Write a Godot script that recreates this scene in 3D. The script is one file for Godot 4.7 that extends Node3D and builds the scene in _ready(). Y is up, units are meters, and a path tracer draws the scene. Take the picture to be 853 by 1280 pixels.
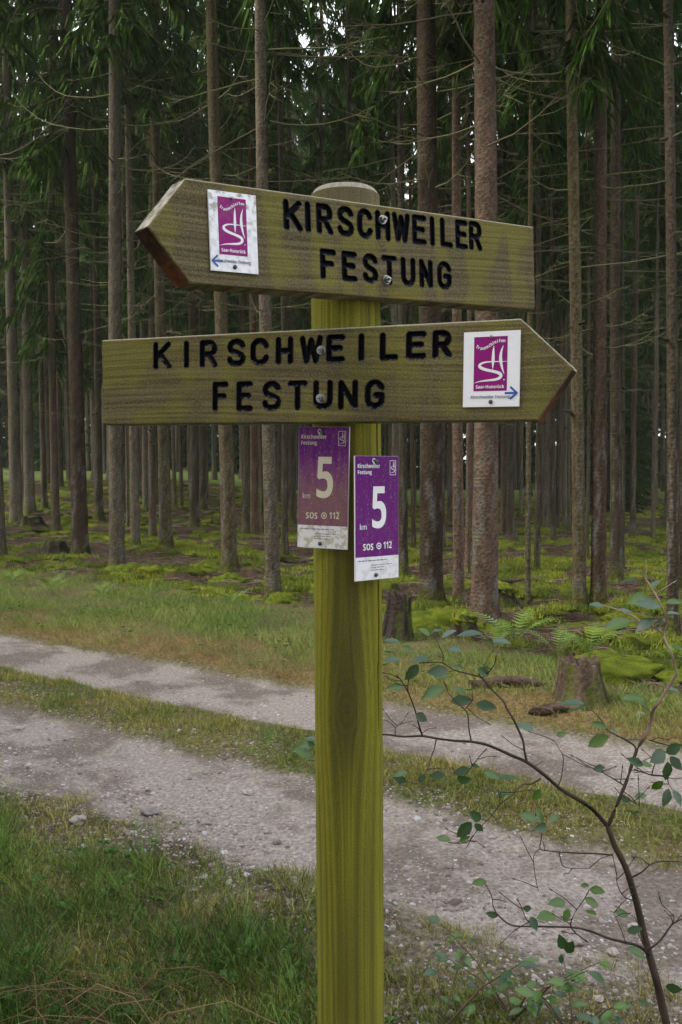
extends Node3D

var rng := RandomNumberGenerator.new()
var na := FastNoiseLite.new()
var nb := FastNoiseLite.new()
var nc := FastNoiseLite.new()
var used := {}
const TRACK_N := Vector2(0.6, -0.8)
const TRACK_D := Vector2(0.8, 0.6)
const FOG := 0.0006
const SAPLING_BRANCHES := [
	["branch", 0.0161, 0.0102, [Vector3(-0.004, -0.004, 0.010), Vector3(-0.039, 0.237, -0.002), Vector3(-0.074, 0.388, -0.012), Vector3(-0.099, 0.470, -0.006), Vector3(-0.118, 0.560, -0.015), Vector3(-0.138, 0.641, -0.028), Vector3(-0.153, 0.709, -0.031), Vector3(-0.177, 0.785, -0.016), Vector3(-0.193, 0.827, -0.019), Vector3(-0.211, 0.862, -0.017), Vector3(-0.221, 0.896, -0.028)]],
	["branch", 0.0088, 0.0070, [Vector3(-0.221, 0.895, -0.029), Vector3(-0.202, 0.944, -0.026), Vector3(-0.176, 0.990, -0.044), Vector3(-0.152, 1.049, -0.056), Vector3(-0.136, 1.078, -0.054), Vector3(-0.118, 1.102, -0.071), Vector3(-0.112, 1.127, -0.075), Vector3(-0.104, 1.146, -0.068), Vector3(-0.077, 1.173, -0.087), Vector3(-0.056, 1.208, -0.087)]],
	["branch", 0.0063, 0.0032, [Vector3(-0.054, 1.206, -0.093), Vector3(-0.062, 1.247, -0.100), Vector3(-0.071, 1.269, -0.106), Vector3(-0.072, 1.289, -0.124), Vector3(-0.064, 1.318, -0.127), Vector3(-0.076, 1.350, -0.129), Vector3(-0.091, 1.387, -0.147), Vector3(-0.103, 1.409, -0.161), Vector3(-0.113, 1.423, -0.158)]],
	["branch", 0.0039, 0.0026, [Vector3(-0.074, 1.290, -0.117), Vector3(-0.093, 1.301, -0.124), Vector3(-0.110, 1.307, -0.141), Vector3(-0.119, 1.317, -0.168), Vector3(-0.133, 1.324, -0.183), Vector3(-0.162, 1.335, -0.190), Vector3(-0.186, 1.341, -0.209)]],
	["branch", 0.0078, 0.0028, [Vector3(-0.221, 0.895, -0.029), Vector3(-0.239, 0.916, -0.043), Vector3(-0.262, 0.938, -0.036), Vector3(-0.293, 0.958, -0.034), Vector3(-0.319, 0.971, -0.052), Vector3(-0.351, 0.999, -0.055), Vector3(-0.387, 1.026, -0.055), Vector3(-0.416, 1.039, -0.056), Vector3(-0.442, 1.049, -0.065), Vector3(-0.472, 1.060, -0.071), Vector3(-0.505, 1.067, -0.070), Vector3(-0.542, 1.068, -0.075), Vector3(-0.579, 1.071, -0.083), Vector3(-0.609, 1.073, -0.096), Vector3(-0.648, 1.072, -0.094), Vector3(-0.690, 1.078, -0.091), Vector3(-0.735, 1.073, -0.094), Vector3(-0.788, 1.064, -0.102), Vector3(-0.838, 1.056, -0.099)]],
	["branch", 0.0045, 0.0020, [Vector3(-0.387, 1.026, -0.055), Vector3(-0.392, 1.051, -0.059), Vector3(-0.392, 1.069, -0.077), Vector3(-0.411, 1.111, -0.079), Vector3(-0.421, 1.129, -0.099), Vector3(-0.429, 1.146, -0.107), Vector3(-0.454, 1.170, -0.127), Vector3(-0.471, 1.190, -0.138), Vector3(-0.494, 1.196, -0.147), Vector3(-0.517, 1.200, -0.157), Vector3(-0.536, 1.207, -0.160), Vector3(-0.553, 1.216, -0.178), Vector3(-0.582, 1.217, -0.180), Vector3(-0.606, 1.213, -0.195)]],
	["branch", 0.0023, 0.0017, [Vector3(-0.556, 1.221, -0.154), Vector3(-0.553, 1.235, -0.170), Vector3(-0.561, 1.255, -0.194), Vector3(-0.570, 1.282, -0.206)]],
	["branch", 0.0027, 0.0017, [Vector3(-0.466, 1.191, -0.142), Vector3(-0.453, 1.213, -0.121), Vector3(-0.443, 1.229, -0.122), Vector3(-0.448, 1.250, -0.088)]],
	["branch", 0.0033, 0.0017, [Vector3(-0.608, 1.076, -0.087), Vector3(-0.616, 1.102, -0.073), Vector3(-0.627, 1.143, -0.054), Vector3(-0.642, 1.184, -0.037), Vector3(-0.657, 1.213, -0.013), Vector3(-0.669, 1.230, 0.004)]],
	["branch", 0.0018, 0.0013, [Vector3(-0.644, 1.190, -0.012), Vector3(-0.645, 1.215, 0.007), Vector3(-0.637, 1.237, 0.016)]],
	["branch", 0.0029, 0.0016, [Vector3(-0.503, 1.066, -0.077), Vector3(-0.507, 1.091, -0.086), Vector3(-0.508, 1.120, -0.101), Vector3(-0.522, 1.135, -0.115), Vector3(-0.544, 1.155, -0.132), Vector3(-0.546, 1.164, -0.158), Vector3(-0.551, 1.175, -0.164)]],
	["branch", 0.0018, 0.0014, [Vector3(-0.510, 1.125, -0.120), Vector3(-0.499, 1.140, -0.116), Vector3(-0.497, 1.152, -0.095)]],
	["branch", 0.0024, 0.0013, [Vector3(-0.578, 1.067, -0.087), Vector3(-0.584, 1.051, -0.071), Vector3(-0.593, 1.034, -0.058), Vector3(-0.607, 1.010, -0.031), Vector3(-0.621, 0.990, -0.030), Vector3(-0.649, 1.001, -0.012)]],
	["branch", 0.0022, 0.0013, [Vector3(-0.471, 1.053, -0.066), Vector3(-0.490, 1.040, -0.051), Vector3(-0.507, 1.030, -0.025), Vector3(-0.525, 1.013, -0.013), Vector3(-0.543, 1.012, 0.010)]],
	["branch", 0.0032, 0.0013, [Vector3(-0.360, 0.994, -0.044), Vector3(-0.382, 0.986, -0.034), Vector3(-0.402, 0.987, -0.026), Vector3(-0.429, 0.972, -0.005), Vector3(-0.455, 0.963, 0.016), Vector3(-0.475, 0.942, 0.026), Vector3(-0.496, 0.933, 0.049), Vector3(-0.516, 0.919, 0.063), Vector3(-0.533, 0.891, 0.065)]],
	["branch", 0.0016, 0.0011, [Vector3(-0.517, 0.906, 0.040), Vector3(-0.530, 0.892, 0.044), Vector3(-0.562, 0.894, 0.049)]],
	["branch", 0.0017, 0.0012, [Vector3(-0.458, 0.964, 0.018), Vector3(-0.456, 0.977, 0.009), Vector3(-0.455, 0.988, 0.015)]],
	["branch", 0.0017, 0.0010, [Vector3(-0.666, 1.074, -0.097), Vector3(-0.666, 1.095, -0.085), Vector3(-0.650, 1.102, -0.092), Vector3(-0.624, 1.105, -0.099)]],
	["branch", 0.0036, 0.0018, [Vector3(-0.153, 1.050, -0.056), Vector3(-0.152, 1.055, -0.076), Vector3(-0.172, 1.067, -0.082), Vector3(-0.185, 1.072, -0.095), Vector3(-0.201, 1.081, -0.102), Vector3(-0.210, 1.098, -0.115), Vector3(-0.225, 1.115, -0.126), Vector3(-0.235, 1.122, -0.159)]],
	["branch", 0.0024, 0.0015, [Vector3(-0.188, 0.983, -0.033), Vector3(-0.213, 1.002, -0.014), Vector3(-0.244, 1.026, 0.020), Vector3(-0.253, 1.040, 0.036)]],
	["branch", 0.0018, 0.0011, [Vector3(-0.243, 1.025, 0.015), Vector3(-0.274, 1.043, 0.038), Vector3(-0.296, 1.058, 0.047), Vector3(-0.307, 1.069, 0.048)]],
	["branch", 0.0022, 0.0012, [Vector3(-0.319, 0.977, -0.053), Vector3(-0.309, 0.991, -0.070), Vector3(-0.303, 1.027, -0.080), Vector3(-0.311, 1.046, -0.088), Vector3(-0.315, 1.055, -0.110)]],
	["branch", 0.0027, 0.0016, [Vector3(-0.164, 1.015, -0.035), Vector3(-0.154, 1.016, -0.016), Vector3(-0.147, 1.024, 0.027), Vector3(-0.128, 1.035, 0.065)]],
	["branch", 0.0021, 0.0015, [Vector3(-0.143, 1.020, 0.015), Vector3(-0.147, 1.052, 0.044), Vector3(-0.136, 1.078, 0.063)]],
	["branch", 0.0016, 0.0013, [Vector3(-0.125, 1.027, 0.055), Vector3(-0.122, 1.014, 0.054), Vector3(-0.121, 1.009, 0.075)]],
	["branch", 0.0022, 0.0017, [Vector3(-0.126, 1.072, -0.057), Vector3(-0.108, 1.067, -0.052), Vector3(-0.089, 1.069, -0.022), Vector3(-0.071, 1.073, -0.011)]],
	["branch", 0.0020, 0.0015, [Vector3(-0.189, 0.965, -0.022), Vector3(-0.188, 0.967, 0.013), Vector3(-0.179, 0.967, 0.048)]],
	["branch", 0.0031, 0.0013, [Vector3(-0.211, 0.834, -0.027), Vector3(-0.255, 0.847, -0.005), Vector3(-0.308, 0.859, 0.019), Vector3(-0.355, 0.863, 0.018), Vector3(-0.381, 0.881, 0.050), Vector3(-0.380, 0.907, 0.056), Vector3(-0.385, 0.946, 0.087)]],
	["branch", 0.0020, 0.0011, [Vector3(-0.336, 0.862, 0.022), Vector3(-0.331, 0.838, 0.032), Vector3(-0.314, 0.836, 0.042), Vector3(-0.283, 0.843, 0.057)]],
	["branch", 0.0016, 0.0011, [Vector3(-0.383, 0.886, 0.061), Vector3(-0.396, 0.870, 0.058), Vector3(-0.390, 0.821, 0.045), Vector3(-0.385, 0.794, 0.054)]],
	["branch", 0.0051, 0.0014, [Vector3(-0.135, 0.623, -0.018), Vector3(-0.164, 0.650, -0.002), Vector3(-0.195, 0.663, 0.008), Vector3(-0.227, 0.672, 0.009), Vector3(-0.266, 0.699, 0.037), Vector3(-0.295, 0.706, 0.032), Vector3(-0.330, 0.716, 0.046), Vector3(-0.393, 0.722, 0.054), Vector3(-0.444, 0.738, 0.081), Vector3(-0.473, 0.765, 0.096), Vector3(-0.486, 0.789, 0.106), Vector3(-0.489, 0.810, 0.104), Vector3(-0.505, 0.841, 0.112)]],
	["branch", 0.0037, 0.0026, [Vector3(-0.131, 0.637, -0.018), Vector3(-0.107, 0.647, -0.030), Vector3(-0.082, 0.679, -0.033), Vector3(-0.059, 0.691, -0.035)]],
	["branch", 0.0020, 0.0012, [Vector3(-0.083, 0.681, -0.030), Vector3(-0.075, 0.694, -0.042), Vector3(-0.098, 0.716, -0.047), Vector3(-0.107, 0.739, -0.033)]],
	["branch", 0.0031, 0.0020, [Vector3(-0.171, 0.786, -0.025), Vector3(-0.157, 0.808, -0.002), Vector3(-0.130, 0.829, -0.001), Vector3(-0.081, 0.837, 0.015)]],
	["branch", 0.0022, 0.0013, [Vector3(-0.158, 0.736, -0.023), Vector3(-0.196, 0.760, 0.011), Vector3(-0.221, 0.802, 0.040), Vector3(-0.229, 0.836, 0.065)]],
	["branch", 0.0024, 0.0013, [Vector3(-0.286, 0.691, 0.059), Vector3(-0.323, 0.727, 0.074), Vector3(-0.325, 0.769, 0.101), Vector3(-0.305, 0.798, 0.099), Vector3(-0.301, 0.829, 0.123)]],
	["branch", 0.0021, 0.0013, [Vector3(-0.392, 0.743, 0.097), Vector3(-0.406, 0.746, 0.098), Vector3(-0.423, 0.769, 0.118), Vector3(-0.432, 0.792, 0.106), Vector3(-0.442, 0.808, 0.118)]],
	["branch", 0.0018, 0.0012, [Vector3(-0.199, 0.671, 0.030), Vector3(-0.208, 0.700, 0.023), Vector3(-0.215, 0.721, -0.003)]],
	["branch", 0.0018, 0.0012, [Vector3(-0.146, 0.625, 0.002), Vector3(-0.161, 0.695, -0.016), Vector3(-0.174, 0.704, -0.029)]],
]

const SAPLING_LEAVES := [
	[8, "p", Vector3(-0.696, 1.303, 0.010), Vector3(-0.663, 1.306, 0.027)],
	[8, "p", Vector3(-0.660, 1.261, 0.002), Vector3(-0.694, 1.266, 0.014)],
	[5, "p", Vector3(-0.579, 1.224, -0.187), Vector3(-0.625, 1.225, -0.170)],
	[6, "p", Vector3(-0.575, 1.279, -0.213), Vector3(-0.551, 1.287, -0.216)],
	[6, "p", Vector3(-0.556, 1.269, -0.195), Vector3(-0.525, 1.292, -0.180)],
	[7, "p", Vector3(-0.474, 1.296, -0.090), Vector3(-0.531, 1.297, -0.100)],
	[7, "p", Vector3(-0.457, 1.280, -0.092), Vector3(-0.417, 1.282, -0.080)],
	[6, "p", Vector3(-0.545, 1.250, -0.164), Vector3(-0.512, 1.250, -0.155)],
	[11, "p", Vector3(-0.489, 1.166, -0.086), Vector3(-0.468, 1.177, -0.068)],
	[5, "p", Vector3(-0.366, 1.084, -0.082), Vector3(-0.399, 1.100, -0.102)],
	[16, "p", Vector3(-0.464, 1.016, 0.016), Vector3(-0.423, 1.028, 0.034)],
	[16, "p", Vector3(-0.462, 0.976, 0.007), Vector3(-0.438, 0.987, 0.020)],
	[10, "g", Vector3(-0.543, 1.185, -0.160), Vector3(-0.575, 1.189, -0.177)],
	[8, "g", Vector3(-0.647, 1.195, -0.031), Vector3(-0.689, 1.199, -0.029)],
	[10, "g", Vector3(-0.552, 1.167, -0.149), Vector3(-0.602, 1.157, -0.118)],
	[6, "g", Vector3(-0.577, 1.272, -0.210), Vector3(-0.603, 1.294, -0.195)],
	[5, "g", Vector3(-0.506, 1.203, -0.167), Vector3(-0.529, 1.213, -0.174)],
	[11, "g", Vector3(-0.511, 1.162, -0.095), Vector3(-0.537, 1.187, -0.074)],
	[13, "g", Vector3(-0.488, 1.019, -0.015), Vector3(-0.447, 1.006, -0.018)],
	[14, "g", Vector3(-0.357, 0.970, -0.046), Vector3(-0.375, 0.944, -0.054)],
	[15, "g", Vector3(-0.562, 0.898, 0.049), Vector3(-0.592, 0.903, 0.032)],
	[15, "g", Vector3(-0.546, 0.896, 0.049), Vector3(-0.528, 0.912, 0.061)],
	[27, "g", Vector3(-0.383, 0.946, 0.082), Vector3(-0.392, 0.973, 0.074)],
	[27, "g", Vector3(-0.394, 0.954, 0.086), Vector3(-0.429, 0.975, 0.101)],
	[27, "g", Vector3(-0.372, 0.950, 0.083), Vector3(-0.346, 0.959, 0.068)],
	[5, "g", Vector3(-0.644, 1.248, -0.205), Vector3(-0.617, 1.244, -0.200)],
	[12, "g", Vector3(-0.645, 1.023, -0.005), Vector3(-0.673, 1.026, 0.016)],
	[5, "d", Vector3(-0.606, 1.212, -0.188), Vector3(-0.637, 1.178, -0.176)],
	[5, "d", Vector3(-0.543, 1.202, -0.163), Vector3(-0.587, 1.205, -0.137)],
	[10, "d", Vector3(-0.542, 1.139, -0.134), Vector3(-0.493, 1.144, -0.126)],
	[11, "d", Vector3(-0.489, 1.137, -0.117), Vector3(-0.443, 1.131, -0.108)],
	[8, "d", Vector3(-0.625, 1.133, -0.057), Vector3(-0.604, 1.124, -0.031)],
	[7, "d", Vector3(-0.455, 1.197, -0.135), Vector3(-0.480, 1.214, -0.115)],
	[13, "d", Vector3(-0.512, 1.023, -0.025), Vector3(-0.547, 1.017, -0.014)],
	[13, "d", Vector3(-0.511, 1.029, -0.033), Vector3(-0.494, 1.026, -0.025)],
	[13, "d", Vector3(-0.568, 1.020, 0.007), Vector3(-0.602, 1.018, 0.006)],
	[13, "d", Vector3(-0.547, 1.016, 0.017), Vector3(-0.525, 1.021, 0.044)],
	[12, "d", Vector3(-0.621, 0.993, -0.026), Vector3(-0.608, 1.011, -0.027)],
	[12, "d", Vector3(-0.647, 1.000, -0.014), Vector3(-0.675, 1.007, -0.021)],
	[14, "d", Vector3(-0.520, 0.939, 0.052), Vector3(-0.551, 0.910, 0.061)],
	[14, "d", Vector3(-0.501, 0.941, 0.050), Vector3(-0.524, 0.964, 0.073)],
	[14, "d", Vector3(-0.517, 0.937, 0.058), Vector3(-0.498, 0.922, 0.059)],
	[27, "d", Vector3(-0.375, 0.942, 0.086), Vector3(-0.401, 0.948, 0.115)],
	[2, "p", Vector3(-0.113, 1.424, -0.156), Vector3(-0.127, 1.430, -0.186)],
	[2, "p", Vector3(-0.115, 1.406, -0.155), Vector3(-0.153, 1.403, -0.181)],
	[2, "p", Vector3(-0.098, 1.388, -0.141), Vector3(-0.076, 1.408, -0.138)],
	[2, "p", Vector3(-0.076, 1.348, -0.119), Vector3(-0.136, 1.362, -0.133)],
	[2, "p", Vector3(-0.064, 1.331, -0.129), Vector3(-0.024, 1.335, -0.145)],
	[3, "p", Vector3(-0.088, 1.322, -0.130), Vector3(-0.134, 1.296, -0.128)],
	[2, "p", Vector3(-0.074, 1.327, -0.117), Vector3(-0.091, 1.296, -0.140)],
	[3, "p", Vector3(-0.151, 1.330, -0.199), Vector3(-0.115, 1.330, -0.201)],
	[3, "p", Vector3(-0.178, 1.335, -0.217), Vector3(-0.207, 1.342, -0.233)],
	[18, "p", Vector3(-0.235, 1.125, -0.156), Vector3(-0.292, 1.133, -0.161)],
	[1, "p", Vector3(-0.146, 1.151, -0.070), Vector3(-0.114, 1.130, -0.074)],
	[1, "p", Vector3(-0.078, 1.173, -0.092), Vector3(-0.036, 1.169, -0.109)],
	[18, "p", Vector3(-0.198, 1.077, -0.110), Vector3(-0.175, 1.075, -0.108)],
	[18, "p", Vector3(-0.232, 1.115, -0.167), Vector3(-0.266, 1.109, -0.174)],
	[2, "g", Vector3(-0.090, 1.366, -0.150), Vector3(-0.148, 1.360, -0.137)],
	[2, "g", Vector3(-0.071, 1.357, -0.121), Vector3(-0.041, 1.366, -0.098)],
	[3, "g", Vector3(-0.123, 1.311, -0.177), Vector3(-0.193, 1.301, -0.148)],
	[18, "g", Vector3(-0.169, 1.146, -0.114), Vector3(-0.127, 1.159, -0.088)],
	[18, "g", Vector3(-0.197, 1.069, -0.098), Vector3(-0.243, 1.044, -0.110)],
	[18, "g", Vector3(-0.203, 1.086, -0.100), Vector3(-0.236, 1.101, -0.093)],
	[21, "g", Vector3(-0.313, 1.067, -0.108), Vector3(-0.288, 1.073, -0.110)],
	[22, "g", Vector3(-0.153, 1.029, -0.020), Vector3(-0.124, 1.027, -0.035)],
	[24, "g", Vector3(-0.136, 1.024, 0.065), Vector3(-0.157, 1.000, 0.049)],
	[26, "g", Vector3(-0.179, 0.972, 0.014), Vector3(-0.149, 0.978, 0.007)],
	[2, "g", Vector3(-0.059, 1.263, -0.111), Vector3(-0.047, 1.264, -0.085)],
	[22, "d", Vector3(-0.150, 1.029, -0.014), Vector3(-0.182, 1.045, -0.019)],
	[23, "d", Vector3(-0.134, 1.086, 0.069), Vector3(-0.171, 1.073, 0.096)],
	[23, "d", Vector3(-0.134, 1.081, 0.064), Vector3(-0.097, 1.095, 0.059)],
	[23, "d", Vector3(-0.129, 1.065, 0.066), Vector3(-0.130, 1.024, 0.064)],
	[23, "d", Vector3(-0.121, 1.072, 0.056), Vector3(-0.103, 1.049, 0.073)],
	[24, "d", Vector3(-0.122, 1.006, 0.053), Vector3(-0.136, 0.974, 0.072)],
	[24, "d", Vector3(-0.123, 1.012, 0.078), Vector3(-0.113, 0.990, 0.102)],
	[19, "d", Vector3(-0.250, 1.046, 0.041), Vector3(-0.273, 1.044, 0.054)],
	[26, "d", Vector3(-0.196, 0.958, -0.029), Vector3(-0.175, 0.954, -0.016)],
	[30, "g", Vector3(-0.497, 0.838, 0.105), Vector3(-0.528, 0.838, 0.107)],
	[35, "g", Vector3(-0.343, 0.797, 0.108), Vector3(-0.378, 0.809, 0.132)],
	[35, "g", Vector3(-0.333, 0.778, 0.092), Vector3(-0.345, 0.757, 0.106)],
	[30, "g", Vector3(-0.345, 0.735, 0.037), Vector3(-0.388, 0.748, 0.064)],
	[35, "g", Vector3(-0.303, 0.841, 0.132), Vector3(-0.319, 0.837, 0.117)],
	[35, "g", Vector3(-0.301, 0.830, 0.122), Vector3(-0.277, 0.835, 0.143)],
	[35, "g", Vector3(-0.305, 0.781, 0.109), Vector3(-0.290, 0.787, 0.133)],
	[37, "g", Vector3(-0.213, 0.720, -0.008), Vector3(-0.176, 0.710, -0.015)],
	[37, "g", Vector3(-0.197, 0.661, 0.025), Vector3(-0.155, 0.644, 0.028)],
	[35, "g", Vector3(-0.305, 0.801, 0.099), Vector3(-0.277, 0.790, 0.106)],
	[36, "d", Vector3(-0.430, 0.788, 0.111), Vector3(-0.407, 0.781, 0.102)],
	[36, "d", Vector3(-0.414, 0.772, 0.112), Vector3(-0.405, 0.754, 0.132)],
	[37, "d", Vector3(-0.197, 0.695, 0.024), Vector3(-0.164, 0.702, 0.027)],
	[35, "d", Vector3(-0.338, 0.686, 0.077), Vector3(-0.351, 0.720, 0.096)],
	[35, "d", Vector3(-0.328, 0.664, 0.051), Vector3(-0.318, 0.694, 0.065)],
	[0, "d", Vector3(-0.100, 0.552, -0.021), Vector3(-0.071, 0.554, -0.001)],
	[30, "d", Vector3(-0.473, 0.763, 0.092), Vector3(-0.498, 0.769, 0.094)],
	[30, "d", Vector3(-0.337, 0.655, 0.039), Vector3(-0.335, 0.637, 0.043)],
	[4, "g", Vector3(-0.838, 1.053, -0.102), Vector3(-0.899, 1.043, -0.115)],
	[4, "g", Vector3(-0.849, 1.029, -0.105), Vector3(-0.880, 1.047, -0.083)],
	[4, "p", Vector3(-0.838, 1.065, -0.091), Vector3(-0.867, 1.067, -0.111)],
]

const SAPLING_BASE := Vector3(0.781, 0.0, -1.890)

const TREES := [
	[-6.61, -17.79, 0.233, 0.0000, "grey lichen-dotted spruce at the left edge, level with the grass border"],
	[-8.39, -23.71, 0.372, -0.0029, "stout pale-sided spruce, second trunk in from the left edge"],
	[-8.53, -25.23, 0.351, 0.0000, "brown spruce just right of the stout pale-sided trunk near the left edge"],
	[-8.61, -26.70, 0.209, 0.0000, "thin dark spruce standing between two brown trunks on the far left"],
	[-11.09, -36.43, 0.285, 0.0000, "distant upright spruce on the left rise, left of a twin-like pair"],
	[-10.62, -35.89, 0.250, 0.0000, "distant upright spruce on the left rise, right of a twin-like pair"],
	[-5.10, -17.93, 0.360, 0.0043, "dark red-brown spruce with spreading mossy root flare, left of the lower board"],
	[-6.38, -24.31, 0.254, 0.0000, "slim dark spruce behind the gap between the two big left trunks"],
	[-3.81, -15.76, 0.344, -0.0057, "leaning grey-brown spruce with moss at its foot under the left board end"],
	[-5.42, -23.36, 0.102, 0.0000, "very thin pale stem right behind the leaning grey-brown spruce"],
	[-4.18, -18.65, 0.252, 0.0000, "pale-sided spruce close to the right of the leaning grey-brown trunk"],
	[-5.97, -28.04, 0.220, 0.0000, "shaded slim spruce behind the pale-sided one under the left board end"],
	[-5.92, -29.40, 0.179, 0.0000, "thin far spruce just left of the yellowish trunk under the lower board"],
	[-3.65, -18.97, 0.298, 0.0000, "yellowish-sided spruce with mossy roots under the first letters of the lower board"],
	[-5.24, -29.00, 0.151, 0.0000, "thin far stem, left one of a close pair under the lower board"],
	[-5.12, -29.36, 0.153, 0.0000, "thin far stem, right one of a close pair under the lower board"],
	[-3.83, -23.82, 0.290, 0.0000, "dark brown spruce on a mossy mound midway under the left half of the lower board"],
	[-4.34, -29.08, 0.253, 0.0029, "slim far spruce right of the dark trunk on the mossy mound"],
	[-1.89, -15.20, 0.292, 0.0100, "thick olive-brown spruce with a swollen mossy foot left of the signpost"],
	[-2.29, -21.93, 0.229, 0.0000, "yellow-lit spruce, first of three slender trunks behind the thick olive-brown one"],
	[-2.03, -21.59, 0.226, 0.0000, "reddish spruce, middle of three slender trunks behind the thick olive-brown one"],
	[-1.95, -22.66, 0.099, 0.0000, "very thin stem, last of three slender trunks behind the thick olive-brown one"],
	[-0.90, -11.88, 0.218, 0.0057, "nearest spruce left of the signpost with grey lichen on its lower trunk"],
	[-1.02, -16.40, 0.143, 0.0000, "slim dark spruce just right of the lichen-footed trunk beside the signpost"],
	[-1.38, -26.66, 0.209, 0.0000, "dark far spruce seen beside the left edge of the faded purple plate"],
	[1.07, -18.59, 0.162, 0.0000, "pale slender spruce rising right behind the bright purple plate"],
	[0.96, -14.26, 0.162, 0.0000, "dark spruce partly hidden by the bright purple plate"],
	[1.49, -18.91, 0.107, 0.0000, "very thin far stem between the purple plate and the thick red-brown trunk"],
	[1.07, -11.34, 0.297, -0.0057, "thick dark red-brown spruce right of the bright purple plate"],
	[2.16, -19.79, 0.190, 0.0000, "reddish spruce half hidden behind the thick dark trunk right of the plate"],
	[1.53, -11.96, 0.146, 0.0000, "slim olive spruce left of the broad pinkish-brown trunk"],
	[2.02, -14.74, 0.090, 0.0000, "thin stem tight against the left of the broad pinkish-brown trunk"],
	[3.65, -26.16, 0.159, 0.0000, "slim far stem near the clearing, left of the broad pinkish-brown trunk"],
	[1.53, -9.88, 0.285, 0.0000, "broad pinkish-brown spruce with whorled knots, the nearest thick trunk right of the signpost"],
	[3.98, -22.71, 0.158, 0.0000, "slim far spruce, left of two together right of the broad pinkish-brown trunk"],
	[4.13, -22.43, 0.195, 0.0000, "dark far spruce, right of two together right of the broad pinkish-brown trunk"],
	[5.73, -29.18, 0.127, 0.0000, "pale far stem beside the bright clearing on the right"],
	[2.29, -11.20, 0.078, 0.0000, "thin greenish sapling-like trunk alone on the moss right of the clearing"],
	[3.13, -14.78, 0.116, 0.0029, "slim dark spruce just behind the thin greenish trunk"],
	[5.37, -24.74, 0.129, 0.0000, "far brown stem under the tip of the lower board"],
	[5.33, -23.87, 0.166, 0.0000, "pale grey far trunk under the tip of the lower board"],
	[4.69, -20.37, 0.142, 0.0000, "dark spruce in front of the pale grey far trunk"],
	[5.90, -24.98, 0.131, 0.0000, "thin far stem midway between the dark spruce and the near right pair"],
	[5.91, -24.37, 0.149, 0.0000, "grey far spruce close to the left of the near right pair"],
	[5.71, -23.03, 0.090, 0.0000, "hair-thin far stem against the left of the near right pair"],
	[2.66, -10.32, 0.171, 0.0086, "olive-brown spruce, left trunk of the near right pair"],
	[4.47, -16.74, 0.073, 0.0000, "thin stem glimpsed between the near right pair"],
	[2.90, -10.42, 0.191, -0.0057, "red-brown leaning spruce, right trunk of the near right pair"],
	[4.05, -13.54, 0.201, 0.0000, "dark spruce right of the near right pair, mossy at the base"],
	[4.71, -15.38, 0.067, 0.0000, "thin stem pressed against the dark spruce right of the near pair"],
	[6.37, -20.01, 0.157, 0.0000, "shaded far spruce between the dark spruce and the right edge trunk"],
	[7.18, -21.21, 0.092, -0.0129, "pale dead stem leaning left deep in the right of the forest"],
	[7.38, -21.65, 0.094, 0.0000, "thin upright grey stem beside the pale leaning dead one"],
	[3.23, -8.94, 0.133, 0.0129, "dark olive spruce at the right edge behind the leafy sapling"],
	[4.58, -12.34, 0.075, 0.0000, "thin dark stem cut by the right edge of the view"],
	[-0.38, -22.99, 0.160, 0.0000, "pale spruce seen above the post top, left of it"],
	[0.21, -18.61, 0.146, 0.0000, "dark slim spruce hidden behind the signpost"],
	[0.65, -21.29, 0.148, 0.0000, "spruce with a yellowish edge just right of the post top"],
]

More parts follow.
